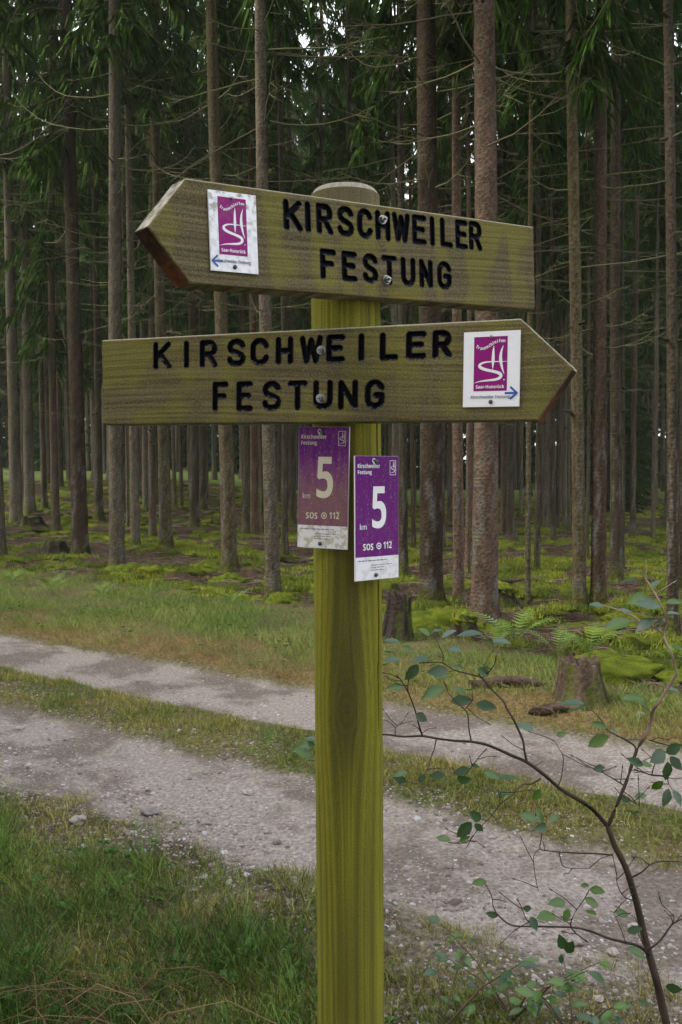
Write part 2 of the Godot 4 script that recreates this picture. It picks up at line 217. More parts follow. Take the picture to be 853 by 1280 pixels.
# ------------------------------------------------------------------ mesh collecting
class Shape:
	var v := PackedVector3Array()
	var n := PackedVector3Array()
	var c := PackedColorArray()
	var i := PackedInt32Array()
	func vert(p: Vector3, col := Color.WHITE, nn := Vector3.ZERO) -> int:
		v.append(p); n.append(nn); c.append(col)
		return v.size() - 1
	func face(a: int, b: int, d: int) -> void:
		i.append(a); i.append(b); i.append(d)
	func tri(a: Vector3, b: Vector3, d: Vector3, col := Color.WHITE) -> void:
		var m := (a - d).cross(a - b).normalized()
		var k := v.size()
		for p in [a, b, d]:
			v.append(p); n.append(m); c.append(col)
		i.append(k); i.append(k + 1); i.append(k + 2)
	func quad(a: Vector3, b: Vector3, d: Vector3, e: Vector3, col := Color.WHITE) -> void:
		tri(a, b, d, col); tri(a, d, e, col)
	func smooth(from := 0) -> void:
		var acc := PackedVector3Array()
		acc.resize(v.size())
		for t in range(from, i.size(), 3):
			var a := i[t]; var b := i[t + 1]; var d := i[t + 2]
			var m := (v[a] - v[d]).cross(v[a] - v[b])
			acc[a] += m; acc[b] += m; acc[d] += m
		for k in v.size():
			if n[k] == Vector3.ZERO:
				n[k] = acc[k].normalized() if acc[k].length_squared() > 1e-20 else Vector3.UP
	func tube(path: Array, r0: float, r1: float, sides: int, col0: Color, col1: Color, cap := true) -> void:
		var k0 := v.size()
		var last := path.size() - 1
		for s in path.size():
			var dir: Vector3 = (path[mini(s + 1, last)] - path[maxi(s - 1, 0)]).normalized()
			var u := dir.cross(Vector3.UP if absf(dir.y) < 0.9 else Vector3.RIGHT).normalized()
			var w := dir.cross(u)
			var f := float(s) / last
			for q in sides:
				var a := TAU * q / sides
				var o := u * cos(a) + w * sin(a)
				v.append(path[s] + o * lerpf(r0, r1, f)); n.append(o); c.append(col0.lerp(col1, f))
		for s in last:
			for q in sides:
				var a := k0 + s * sides + q
				var b := k0 + s * sides + (q + 1) % sides
				face(a, a + sides, b); face(b, a + sides, b + sides)
		if cap:
			for e in 2:
				var m := vert(path[0] if e == 0 else path[last], col0 if e == 0 else col1, Vector3.ZERO)
				var g := k0 + (0 if e == 0 else last * sides)
				for q in sides:
					face(m, g + q, g + (q + 1) % sides)
				n[m] = (path[0] - path[1]).normalized() if e == 0 else (path[last] - path[last - 1]).normalized()
	func box(lo: Vector3, hi: Vector3, col := Color.WHITE, ch := 0.0) -> void:
		var x0 := lo.x; var x1 := hi.x; var y0 := lo.y; var y1 := hi.y; var z0 := lo.z; var z1 := hi.z
		var f := ch
		# front with chamfer, then sides and back
		quad(Vector3(x0 + f, y1 - f, z1), Vector3(x1 - f, y1 - f, z1), Vector3(x1 - f, y0 + f, z1), Vector3(x0 + f, y0 + f, z1), col)
		if f > 0.0:
			quad(Vector3(x0, y1, z1 - f), Vector3(x1, y1, z1 - f), Vector3(x1 - f, y1 - f, z1), Vector3(x0 + f, y1 - f, z1), col)
			quad(Vector3(x0 + f, y0 + f, z1), Vector3(x1 - f, y0 + f, z1), Vector3(x1, y0, z1 - f), Vector3(x0, y0, z1 - f), col)
			quad(Vector3(x0, y1, z1 - f), Vector3(x0 + f, y1 - f, z1), Vector3(x0 + f, y0 + f, z1), Vector3(x0, y0, z1 - f), col)
			quad(Vector3(x1 - f, y1 - f, z1), Vector3(x1, y1, z1 - f), Vector3(x1, y0, z1 - f), Vector3(x1 - f, y0 + f, z1), col)
		var zf := z1 - f
		quad(Vector3(x0, y1, z0), Vector3(x1, y1, z0), Vector3(x1, y1, zf), Vector3(x0, y1, zf), col)
		quad(Vector3(x0, y0, zf), Vector3(x1, y0, zf), Vector3(x1, y0, z0), Vector3(x0, y0, z0), col)
		quad(Vector3(x0, y1, z0), Vector3(x0, y1, zf), Vector3(x0, y0, zf), Vector3(x0, y0, z0), col)
		quad(Vector3(x1, y1, zf), Vector3(x1, y1, z0), Vector3(x1, y0, z0), Vector3(x1, y0, zf), col)
		quad(Vector3(x1, y1, z0), Vector3(x0, y1, z0), Vector3(x0, y0, z0), Vector3(x1, y0, z0), col)
	func mesh(m: Material) -> ArrayMesh:
		var am := ArrayMesh.new()
		add_to(am, m)
		return am
	func add_to(am: ArrayMesh, m: Material) -> void:
		var a := []
		a.resize(Mesh.ARRAY_MAX)
		a[Mesh.ARRAY_VERTEX] = v; a[Mesh.ARRAY_NORMAL] = n; a[Mesh.ARRAY_COLOR] = c; a[Mesh.ARRAY_INDEX] = i
		am.add_surface_from_arrays(Mesh.PRIMITIVE_TRIANGLES, a)
		am.surface_set_material(am.get_surface_count() - 1, m)

# ------------------------------------------------------------------ objects
func numbered(called: String) -> String:
	if not used.has(called):
		used[called] = 0
		return called
	used[called] += 1
	return "%s_%03d" % [called, used[called]]

func tag(o: Node3D, label: String, category: String, group := "", kind := "") -> Node3D:
	o.set_meta("label", label)
	if category: o.set_meta("category", category)
	if group: o.set_meta("group", group)
	if kind: o.set_meta("kind", kind)
	return o

func thing(called: String, label: String, category: String, xf := Transform3D(), group := "") -> Node3D:
	var o := Node3D.new()
	o.name = numbered(called)
	add_child(o)
	o.transform = xf
	return tag(o, label, category, group)

func part(called: String, m: Mesh, parent: Node3D, xf := Transform3D(), stuff := false) -> MeshInstance3D:
	var o := MeshInstance3D.new()
	if parent == self:
		o.name = numbered(called)
	else:
		var k := 0
		var nm := called
		while parent.has_node(nm):
			k += 1
			nm = "%s_%03d" % [called, k]
		o.name = nm
	o.mesh = m
	o.transform = xf
	parent.add_child(o, true)
	if stuff: o.set_meta("kind", "stuff")
	return o

func scatter(called: String, m: Mesh, places: Array, tints: Array, label: String, category: String, parent: Node3D = self) -> MultiMeshInstance3D:
	var mm := MultiMesh.new()
	mm.transform_format = MultiMesh.TRANSFORM_3D
	mm.use_colors = true
	mm.mesh = m
	mm.instance_count = places.size()
	for k in places.size():
		mm.set_instance_transform(k, places[k])
		mm.set_instance_color(k, tints[k])
	var o := MultiMeshInstance3D.new()
	o.name = numbered(called) if parent == self else called
	o.multimesh = mm
	parent.add_child(o, true)
	o.set_meta("kind", "stuff")
	if parent == self:
		o.set_meta("label", label); o.set_meta("category", category)
	return o

func spun(p: Vector3, yaw: float, s: float, tilt := 0.0, tilt_dir := 0.0) -> Transform3D:
	var b := Basis(Vector3.UP, yaw)
	if tilt != 0.0:
		b = Basis(Vector3(cos(tilt_dir), 0, sin(tilt_dir)), tilt) * b
	return Transform3D(b.scaled(Vector3.ONE * s), p)

# ------------------------------------------------------------------ materials
func noise_tex(freq: float, kind: int, lo: Color, hi: Color, sd: int, size := 512, octaves := 4) -> NoiseTexture2D:
	var f := FastNoiseLite.new()
	f.noise_type = kind; f.frequency = freq; f.seed = sd; f.fractal_octaves = octaves
	if kind == FastNoiseLite.TYPE_CELLULAR:
		f.cellular_return_type = FastNoiseLite.RETURN_DISTANCE
	var t := NoiseTexture2D.new()
	t.width = size; t.height = size; t.seamless = true; t.noise = f
	var g := Gradient.new()
	g.set_color(0, lo); g.set_color(1, hi)
	t.color_ramp = g
	return t

func mat(called: String, rough: float, tex: Texture2D = null, bump: Texture2D = null, scale := 1.0, bump_cm := 1.0, world := false) -> StandardMaterial3D:
	var m := StandardMaterial3D.new()
	m.resource_name = called
	m.vertex_color_use_as_albedo = true
	m.roughness = rough
	m.cull_mode = BaseMaterial3D.CULL_DISABLED
	if tex or bump:
		m.uv1_triplanar = true
		m.uv1_world_triplanar = world
		m.uv1_scale = Vector3.ONE * scale
		m.albedo_texture = tex
		if bump:
			m.heightmap_enabled = true
			m.heightmap_texture = bump
			m.heightmap_scale = bump_cm
	return m

func flat(called: String, col: Color, rough := 0.45, metal := 0.0) -> StandardMaterial3D:
	var m := StandardMaterial3D.new()
	m.resource_name = called
	m.albedo_color = col.linear_to_srgb()
	m.roughness = rough
	m.metallic = metal
	m.cull_mode = BaseMaterial3D.CULL_DISABLED
	return m

# ------------------------------------------------------------------ terrain
func track_q(x: float, z: float) -> float:
	return x * TRACK_N.x + z * TRACK_N.y

func forest_edge(x: float, z: float) -> float:
	var s := x * TRACK_D.x + z * TRACK_D.y
	return 8.8 - 1.9 * smoothstep(-7.5, -1.5, s)

func forest_mask(x: float, z: float) -> float:
	var q := track_q(x, z) + 0.5 * na.get_noise_2d(x * 40.0, z * 40.0)
	var e := forest_edge(x, z)
	return smoothstep(e - 0.5, e + 0.6, q) * (1.0 - smoothstep(43.0, 48.0, -z + 2.0 * na.get_noise_2d(x * 9.0, z * 9.0)))

func rut_mask(x: float, z: float) -> float:
	var q := track_q(x, z) + 0.09 * na.get_noise_2d(x * 60.0, z * 60.0) + 0.05 * nb.get_noise_2d(x * 240.0, z * 240.0)
	var near := smoothstep(2.72, 2.98, q) * (1.0 - smoothstep(3.78, 3.92, q))
	var far := smoothstep(4.46, 4.6, q) * (1.0 - smoothstep(5.38, 5.58, q))
	return maxf(near, far)

func macro(x: float, z: float) -> float:
	var d := -z
	var rise := 0.25 + 1.05 * smoothstep(2.0, -9.0, x)
	return rise * smoothstep(13.0, 44.0, d) + (0.9 * smoothstep(0.0, -12.0, x) + 0.35) * smoothstep(50.0, 80.0, d)

func ground_y(x: float, z: float) -> float:
	var h := macro(x, z)
	var f := forest_mask(x, z)
	var r := rut_mask(x, z)
	h += f * (0.20 * maxf(na.get_noise_2d(x * 55.0, z * 55.0), -0.35) + 0.06 * absf(nb.get_noise_2d(x * 110.0, z * 110.0)) - 0.02)
	var q := track_q(x, z)
	h += -0.03 * r + 0.02 * smoothstep(3.85, 4.1, q) * (1.0 - smoothstep(4.3, 4.5, q))
	h += (1.0 - f) * (1.0 - r) * 0.035 * nb.get_noise_2d(x * 70.0, z * 70.0)
	h += r * 0.010 * nb.get_noise_2d(x * 200.0, z * 200.0)
	return h

func moss_amount(x: float, z: float) -> float:
	return smoothstep(0.0, 0.24, na.get_noise_2d(x * 48.0 + 300.0, z * 48.0) + 0.35 * nb.get_noise_2d(x * 170.0, z * 170.0))

func ground_color(x: float, z: float) -> Color:
	var f := forest_mask(x, z)
	var r := rut_mask(x, z)
	var q := track_q(x, z)
	var a := nb.get_noise_2d(x * 90.0, z * 90.0)
	var b := nc.get_noise_2d(x * 500.0, z * 500.0)
	var soil := Color(0.13, 0.115, 0.06).lerp(Color(0.2, 0.15, 0.085), clampf(0.5 + a, 0.0, 1.0))
	var green := Color(0.095, 0.125, 0.035).lerp(Color(0.17, 0.17, 0.05), clampf(0.5 + a * 1.2, 0.0, 1.0))
	var verge := soil.lerp(green, clampf(0.55 + b, 0.0, 1.0))
	# straw-coloured edge of the far rut
	var straw := smoothstep(5.4, 5.7, q) * (1.0 - smoothstep(5.9, 6.9, q + a * 0.8))
	verge = verge.lerp(Color(0.29, 0.19, 0.085), straw * 0.75)
	# stony edge of the near verge
	var stony := smoothstep(1.7, 2.8, q + 0.8 * a + (0.9 * smoothstep(-0.2, 0.8, x))) * (1.0 - smoothstep(3.6, 3.9, q))
	var stone := Color(0.25, 0.205, 0.185).lerp(Color(0.095, 0.07, 0.055), clampf(0.5 + a * 1.5 + 1.6 * b, 0.0, 1.0))
	verge = verge.lerp(stone, stony * (1.0 - 0.45 * smoothstep(0.1, 0.6, x) * (1.0 - smoothstep(2.6, 2.9, q))) * clampf(0.75 + b * 1.4, 0.0, 1.0))
	var wheel := Color(0.345, 0.302, 0.275).lerp(Color(0.195, 0.163, 0.142), clampf(0.35 + a * 1.9 + 1.1 * b, 0.0, 1.0))
	verge = verge.lerp(wheel, r)
	var litter := Color(0.050, 0.032, 0.022).lerp(Color(0.11, 0.073, 0.050), clampf(0.4 + b * 1.3, 0.0, 1.0))
	var moss := Color(0.088, 0.115, 0.016).lerp(Color(0.20, 0.225, 0.026), clampf(0.5 + a + 0.6 * b, 0.0, 1.0))
	var floor_col := litter.lerp(moss, moss_amount(x, z) * 0.95)
	var field := Color(0.11, 0.17, 0.03).lerp(Color(0.20, 0.25, 0.07), smoothstep(48.0, 62.0, -z))
	var edge := smoothstep(43.0, 48.0, -z)
	return verge.lerp(floor_col, f).lerp(field, edge)

func build_ground() -> void:
	var zs := PackedFloat32Array()
	var z := 4.0
	while z > -7.0:
		zs.append(z); z -= 0.5 if z > 0.0 else (0.10 if z > -1.8 else 0.035)
	while z > -100.0:
		zs.append(z); z *= 1.0085
	while z > -1500.0:
		zs.append(z); z *= 1.25
	var cols := 500
	var pos := PackedVector3Array()
	var col := PackedColorArray()
	for r in zs.size():
		var w := 5.0 + 1.8 * absf(zs[r])
		for k in cols + 1:
			var f := float(k) / cols * 2.0 - 1.0
			var x := w * (0.36 * f + 0.64 * f * f * f)
			pos.append(Vector3(x, ground_y(x, zs[r]), zs[r]))
			col.append(ground_color(x, zs[r]))
	var nor := PackedVector3Array()
	nor.resize(pos.size())
	var st := cols + 1
	for r in zs.size():
		for k in st:
			var a := pos[mini(r + 1, zs.size() - 1) * st + k] - pos[maxi(r - 1, 0) * st + k]
			var b := pos[r * st + mini(k + 1, cols)] - pos[r * st + maxi(k - 1, 0)]
			var m := b.cross(a).normalized()
			nor[r * st + k] = m if m.y > 0.0 else -m
	var gi := PackedInt32Array()
	var ti := PackedInt32Array()
	for r in zs.size() - 1:
		for k in cols:
			var a := r * st + k
			var c0 := (pos[a] + pos[a + st + 1]) * 0.5
			var into := ti if rut_mask(c0.x, c0.z) > 0.55 and c0.z > -14.0 else gi
			if into == ti:
				ti.append_array([a, a + st, a + 1, a + 1, a + st, a + st + 1])
			else:
				gi.append_array([a, a + st, a + 1, a + 1, a + st, a + st + 1])
	for w in 2:
		var sh := Shape.new()
		var remap := PackedInt32Array()
		remap.resize(pos.size()); remap.fill(-1)
		for id in (gi if w == 0 else ti):
			if remap[id] < 0:
				remap[id] = sh.vert(pos[id], col[id], nor[id])
			sh.i.append(remap[id])
		var o := part("ground" if w == 0 else "gravel_track", sh.mesh(M.soil if w == 0 else M.gravel), self)
		o.set_meta("kind", "structure")
		tag(o, "forest ground of grass verge, brown litter and green moss" if w == 0 else "pale pinkish gravel wheel ruts of the forest track", "ground" if w == 0 else "track", "", "structure")

# ------------------------------------------------------------------ trees
func bark_color(y: float, a: float, sd: float, tone: Color, mossy: float) -> Color:
	var n1 := na.get_noise_3d(cos(a) * 40.0 + sd * 7.0, y * 60.0, sin(a) * 40.0)
	var n2 := nb.get_noise_3d(cos(a) * 420.0 + sd * 31.0, y * 900.0, sin(a) * 420.0)
	var n3 := nb.get_noise_3d(cos(a) * 110.0 + sd * 13.0 + 50.0, y * 260.0, sin(a) * 110.0)
	var c := tone * (1.0 + 0.55 * n1 + 0.75 * n2)
	var lich := smoothstep(0.16, 0.34, n3) * (1.0 - smoothstep(0.6, 3.0, y) * 0.75)
	c = c.lerp(Color(0.21, 0.205, 0.185), lich * 0.7)
	# the weathered side of the stems carries a green-grey film of algae
	var film := clampf(0.5 + 0.7 * cos(a - 2.6) + n1, 0.0, 1.0)
	c = c.lerp(Color(0.15, 0.14, 0.085), film * 0.22)
	var moss := smoothstep(0.22 + 0.5 * n1 + 0.12 * mossy, -0.03, y + 0.12 * n2) * mossy
	c = c.lerp(Color(0.115, 0.14, 0.02) * (1.0 + n2), clampf(moss, 0.0, 1.0))
	c.a = 1.0
	return c

func trunk(h: float, dia: float, sides: int, fine: float, sd: float, tone: Color, mossy: float, lean := 0.0, low_step := 0.12, lobes := 5.0) -> Shape:
	var sh := Shape.new()
	var ys := PackedFloat32Array()
	var y := -0.25
	while y < h:
		ys.append(y)
		y += (fine * 0.6 if y < 0.7 else (fine if y < 7.0 else low_step * 8.0))
	ys.append(h)
	var twist := sd * 2.3
	var bend := 0.05 * sin(sd * 5.0)
	for k in ys.size():
		var yy := ys[k]
		var t := clampf(yy / h, 0.0, 1.0)
		var r0 := dia * 0.5 * (1.0 - 0.82 * pow(t, 1.15)) * (1.0 - 0.06 * smoothstep(0.5, 3.0, yy))
		var off := Vector3(-lean * yy + bend * sin(yy * 0.35 + sd), 0, bend * cos(yy * 0.3 + sd * 2.0) - bend)
		for q in sides:
			var a := TAU * q / sides
			var fl := exp(-maxf(yy, -0.1) / (0.10 + dia * 0.22))
			var lobe := 0.2 + 0.8 * pow(absf(cos(lobes * 0.5 * (a + twist))), 3.0)
			var r := r0 * (1.0 + 0.85 * fl * lobe)
			r *= 1.0 + 0.035 * nb.get_noise_3d(cos(a) * 160.0 + sd * 17.0, yy * 300.0, sin(a) * 160.0)
			sh.vert(Vector3(cos(a) * r, yy, sin(a) * r) + off, bark_color(yy, a, sd, tone, mossy))
	for k in ys.size() - 1:
		for q in sides:
			var a := k * sides + q
			var b := k * sides + (q + 1) % sides
			sh.face(a, a + sides, b); sh.face(b, a + sides, b + sides)
	sh.smooth()
	return sh

func bare_branch(sd: int, length: float) -> Shape:
	var g := RandomNumberGenerator.new()
	g.seed = sd
	var sh := Shape.new()
	var path := []
	var p := Vector3.ZERO
	var pitch := g.randf_range(-0.25, 0.1)
	var yaw := 0.0
	var curl := g.randf_range(0.0, 0.14)
	var steps := 7
	for k in steps:
		path.append(p)
		p += Vector3(cos(pitch) * cos(yaw), sin(pitch), cos(pitch) * sin(yaw)) * length / steps
		pitch += curl + g.randf_range(-0.1, 0.1)
		yaw += g.randf_range(-0.12, 0.12)
	var col := Color(0.075, 0.065, 0.04).lerp(Color(0.16, 0.155, 0.085), g.randf())
	sh.tube(path, 0.011, 0.0035, 5, col * 0.8, col)
	for k in g.randi_range(3, 7):
		var s := g.randi_range(2, steps - 2)
		var q: Vector3 = path[s]
		var dir := Vector3(0.8, g.randf_range(-0.5, 0.3), g.randf_range(-1.0, 1.0)).normalized()
		var l := g.randf_range(0.12, 0.4) * length * 0.6
		sh.tube([q, q + dir * l * 0.5 + Vector3(0, -0.01, 0), q + dir * l + Vector3(0, g.randf_range(-0.05, 0.03), 0)], 0.004, 0.002, 4, col, col, false)
	for k in sh.c.size():
		sh.c[k].a = 1.0
	sh.smooth()
	return sh

func crown(length: float, rad: float, count: int, sd: int, per_m: float, twig_w: float, twig_l: float, green: Color, droop := 1.0) -> ArrayMesh:
	var g := RandomNumberGenerator.new()
	g.seed = sd
	var lf := Shape.new()
	var wd := Shape.new()
	for b in count:
		var t := pow((b + g.randf()) / count, 1.15)
		var az := g.randf() * TAU
		var len := rad * pow(1.0 - t, 0.7) * g.randf_range(0.7, 1.12) + 0.12
		if t < 0.12: len *= g.randf_range(0.45, 1.0)
		var out := Vector3(cos(az), 0, sin(az))
		var side := Vector3(-sin(az), 0, cos(az))
		var p := Vector3(0, t * length, 0)
		var pitch := lerpf(-0.25, 0.55, t) + g.randf_range(-0.15, 0.15)
		var steps := 6
		var path := []
		for k in steps + 1:
			path.append(p)
			var f := float(k) / steps
			p += (out * cos(pitch) + Vector3.UP * sin(pitch)) * len / steps
			pitch += (-0.16 if f < 0.5 else 0.13) * droop
		wd.tube(path, 0.006 + 0.009 * len, 0.003, 3, Color(0.06, 0.048, 0.035), Color(0.06, 0.06, 0.03), false)
		var n := int(len * per_m) + 3
		var shade := g.randf_range(0.7, 1.25)
		for k in n:
			var f := lerpf(0.12, 1.0, (k + g.randf()) / n)
			var at: Vector3 = path[mini(int(f * steps), steps - 1)].lerp(path[mini(int(f * steps) + 1, steps)], f * steps - floorf(f * steps))
			var sg := 1.0 if k % 2 == 0 else -1.0
			var l := twig_l * (0.55 + 0.9 * sin(PI * clampf(f * 0.85 + 0.1, 0.0, 1.0))) * g.randf_range(0.6, 1.25)
			var dir := (out * g.randf_range(0.25, 0.9) + side * sg * g.randf_range(0.35, 1.0) + Vector3(0, -g.randf_range(0.15, 1.1) * droop, 0)).normalized()
			var wv := dir.cross(Vector3(g.randf_range(-1, 1), g.randf_range(0.2, 1), g.randf_range(-1, 1)).normalized()).normalized() * twig_w * g.randf_range(0.7, 1.3)
			var mid := at + dir * l * 0.5
			var tip := at + dir * l + Vector3(0, -0.25 * l * droop, 0)
			var col := green * shade * g.randf_range(0.65, 1.4)
			col = col.lerp(Color(green.r * 2.2, green.g * 1.9, green.b * 1.4), 0.35 * f * g.randf())
			col.a = 1.0
			var nn := (wv.cross(dir).normalized() + Vector3(0, 0.35, 0)).normalized()
			var k0 := lf.v.size()
			lf.vert(at - wv * 0.35, col, nn); lf.vert(at + wv * 0.35, col, nn)
			lf.vert(mid + wv * 0.55, col, nn); lf.vert(mid - wv * 0.55, col, nn)
			lf.vert(tip, col, nn)
			lf.face(k0, k0 + 1, k0 + 2); lf.face(k0, k0 + 2, k0 + 3); lf.face(k0 + 3, k0 + 2, k0 + 4)
	wd.smooth()
	var am := ArrayMesh.new()
	lf.add_to(am, M.needles)
	wd.add_to(am, M.twig)
	return am

var M := {}
var crowns := []
var far_crown: ArrayMesh
var branches := []

func plant_tree(x: float, z: float, dia: float, lean: float, label: String, group := "", detail := true, crown_at := 9.0) -> void:
	var y := ground_y(x, z) - 0.03
	var d := -z
	var o := thing("spruce_tree", label, "tree", Transform3D(Basis(), Vector3(x, y, z)), group)
	if not label.contains("pinkish") and not label.contains("thick dark"): dia *= 0.76 if label.contains("leaning grey-brown") else 0.88
	var h := clampf(17.0 + dia * 32.0, 18.0, 28.0) + rng.randf_range(-1.5, 1.5)
	var sd := rng.randf() * 10.0
	var red := rng.randf()
	var tone := Color(0.118, 0.080, 0.066).lerp(Color(0.135, 0.112, 0.085), red)
	if label.contains("dark red"): tone = Color(0.075, 0.045, 0.038)
	elif label.contains("red"): tone = Color(0.105, 0.062, 0.050)
	elif label.contains("dark"): tone = Color(0.068, 0.052, 0.042)
	elif label.contains("pinkish"): tone = Color(0.215, 0.145, 0.122)
	elif label.contains("olive") or label.contains("yellow") or label.contains("greenish"): tone = Color(0.15, 0.128, 0.075)
	elif label.contains("pale") or label.contains("grey"): tone = Color(0.185, 0.165, 0.135)
	tone *= rng.randf_range(0.60, 0.90) * (1.0 + 0.35 * smoothstep(14.0, 30.0, d))  # farther stems paler: aerial haze painted into the bark tone
	tone = Color(tone.r * 1.06, tone.g * 0.98, tone.b * 0.90)
	tone.a = 1.0
	var sides := 22 if d < 13.0 else (16 if d < 20.0 else 10)
	var fine := 0.05 if d < 13.0 else (0.09 if d < 20.0 else 0.25)
	var mossy := 1.0 if not label.contains("pinkish") else 0.25
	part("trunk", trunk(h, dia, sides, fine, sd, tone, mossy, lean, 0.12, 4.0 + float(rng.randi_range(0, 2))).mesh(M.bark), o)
	if not detail:
		return
	# dead branches in loose whorls below the living crown
	var thin := dia < 0.13
	var yb := 2.2 + rng.randf()
	var top_seen := minf(1.65 + 0.62 * d + 1.0, crown_at + 1.5)
	var n := 0
	var stubs := Shape.new()
	while yb < top_seen:
		var per := rng.randi_range(1, 4)
		for k in per:
			var az := rng.randf() * TAU
			var r := dia * 0.47 * (1.0 - 0.8 * yb / h)
			var off := Vector3(-lean * yb, 0, 0)
			var foot := off + Vector3(cos(az) * r, yb + rng.randf_range(-0.08, 0.08), -sin(az) * r)
			if n < 34 and rng.randf() < (0.4 if yb < 3.2 else 0.92):
				var s := rng.randf_range(0.55, 1.15) * (0.6 if thin else 1.0) * lerpf(0.55, 1.15, smoothstep(2.0, 8.0, yb))
				part("dead_branch", branches[rng.randi() % branches.size()], o, Transform3D(Basis(Vector3.UP, az).scaled(Vector3.ONE * s), foot))
				n += 1
			else:
				var dirv := Vector3(cos(az), 0.25, -sin(az)).normalized()
				stubs.tube([foot - dirv * 0.02, foot + dirv * rng.randf_range(0.02, 0.09)], 0.022, 0.012, 6, Color(0.022, 0.016, 0.014), Color(0.05, 0.04, 0.03))
		yb += rng.randf_range(0.3, 0.62) * (1.0 if d < 20.0 else 1.25)
	if stubs.v.size() > 0:
		stubs.smooth()
		part("branch_stub", stubs.mesh(M.twig), o, Transform3D(), true)
	if crown_at < h - 3.0:
		var cl := h + 0.6 - crown_at
		var sc := cl / 12.0
		var w := clampf(0.45 + dia * 1.7, 0.5, 1.1)
		var b := Basis(Vector3.UP, rng.randf() * TAU).scaled(Vector3(w, sc, w))
		part("crown", crowns[rng.randi() % crowns.size()], o, Transform3D(b, Vector3(-lean * crown_at, crown_at, 0)))

# ------------------------------------------------------------------ carved boards
func arc(cx: float, cy: float, rx: float, ry: float, a0: float, a1: float, n := 7) -> Array:
	var r := []
	for k in n + 1:
		var a := deg_to_rad(lerpf(a0, a1, float(k) / n))
		r.append(Vector2(cx + rx * cos(a), cy + ry * sin(a)))
	return r

func glyph(ch: String) -> Array:
	match ch:
		"K": return [[Vector2(0, 0), Vector2(0, 1)], [Vector2(0.95, 1), Vector2(0, 0.40)], [Vector2(0.32, 0.60), Vector2(1, 0)]]
		"I": return [[Vector2(0.5, 0), Vector2(0.5, 1)]]
		"R": return [[Vector2(0, 0), Vector2(0, 1), Vector2(0.55, 1)] + arc(0.58, 0.74, 0.36, 0.26, 90, -90) + [Vector2(0, 0.48)], [Vector2(0.5, 0.48), Vector2(0.98, 0)]]
		"S": return [[Vector2(0.96, 0.80), Vector2(0.88, 0.92), Vector2(0.7, 0.985), Vector2(0.5, 1), Vector2(0.28, 0.98), Vector2(0.1, 0.9), Vector2(0.03, 0.77), Vector2(0.1, 0.63), Vector2(0.3, 0.55), Vector2(0.62, 0.47), Vector2(0.88, 0.38), Vector2(0.98, 0.25), Vector2(0.92, 0.1), Vector2(0.72, 0.015), Vector2(0.5, 0), Vector2(0.26, 0.015), Vector2(0.08, 0.09), Vector2(0.02, 0.2)]]
		"C": return [[Vector2(0.97, 0.77)] + arc(0.5, 0.7, 0.48, 0.3, 35, 180) + arc(0.5, 0.3, 0.48, 0.3, 180, 325) + [Vector2(0.97, 0.23)]]
		"H": return [[Vector2(0, 0), Vector2(0, 1)], [Vector2(1, 0), Vector2(1, 1)], [Vector2(0, 0.5), Vector2(1, 0.5)]]
		"W": return [[Vector2(0, 1), Vector2(0.24, 0), Vector2(0.5, 0.92), Vector2(0.76, 0), Vector2(1, 1)]]
		"E": return [[Vector2(1, 1), Vector2(0, 1), Vector2(0, 0), Vector2(1, 0)], [Vector2(0, 0.52), Vector2(0.85, 0.52)]]
		"F": return [[Vector2(1, 1), Vector2(0, 1), Vector2(0, 0)], [Vector2(0, 0.52), Vector2(0.82, 0.52)]]
		"L": return [[Vector2(0, 1), Vector2(0, 0), Vector2(1, 0)]]
		"T": return [[Vector2(0, 1), Vector2(1, 1)], [Vector2(0.5, 1), Vector2(0.5, 0)]]
		"U": return [[Vector2(0, 1), Vector2(0, 0.3)] + arc(0.5, 0.3, 0.5, 0.3, 180, 360) + [Vector2(1, 1)]]
		"N": return [[Vector2(0, 0), Vector2(0, 1), Vector2(1, 0), Vector2(1, 1)]]
		"G": return [[Vector2(0.96, 0.79)] + arc(0.5, 0.7, 0.48, 0.3, 35, 180) + arc(0.5, 0.3, 0.48, 0.3, 180, 340) + [Vector2(0.98, 0.46), Vector2(0.58, 0.46)]]
	return []

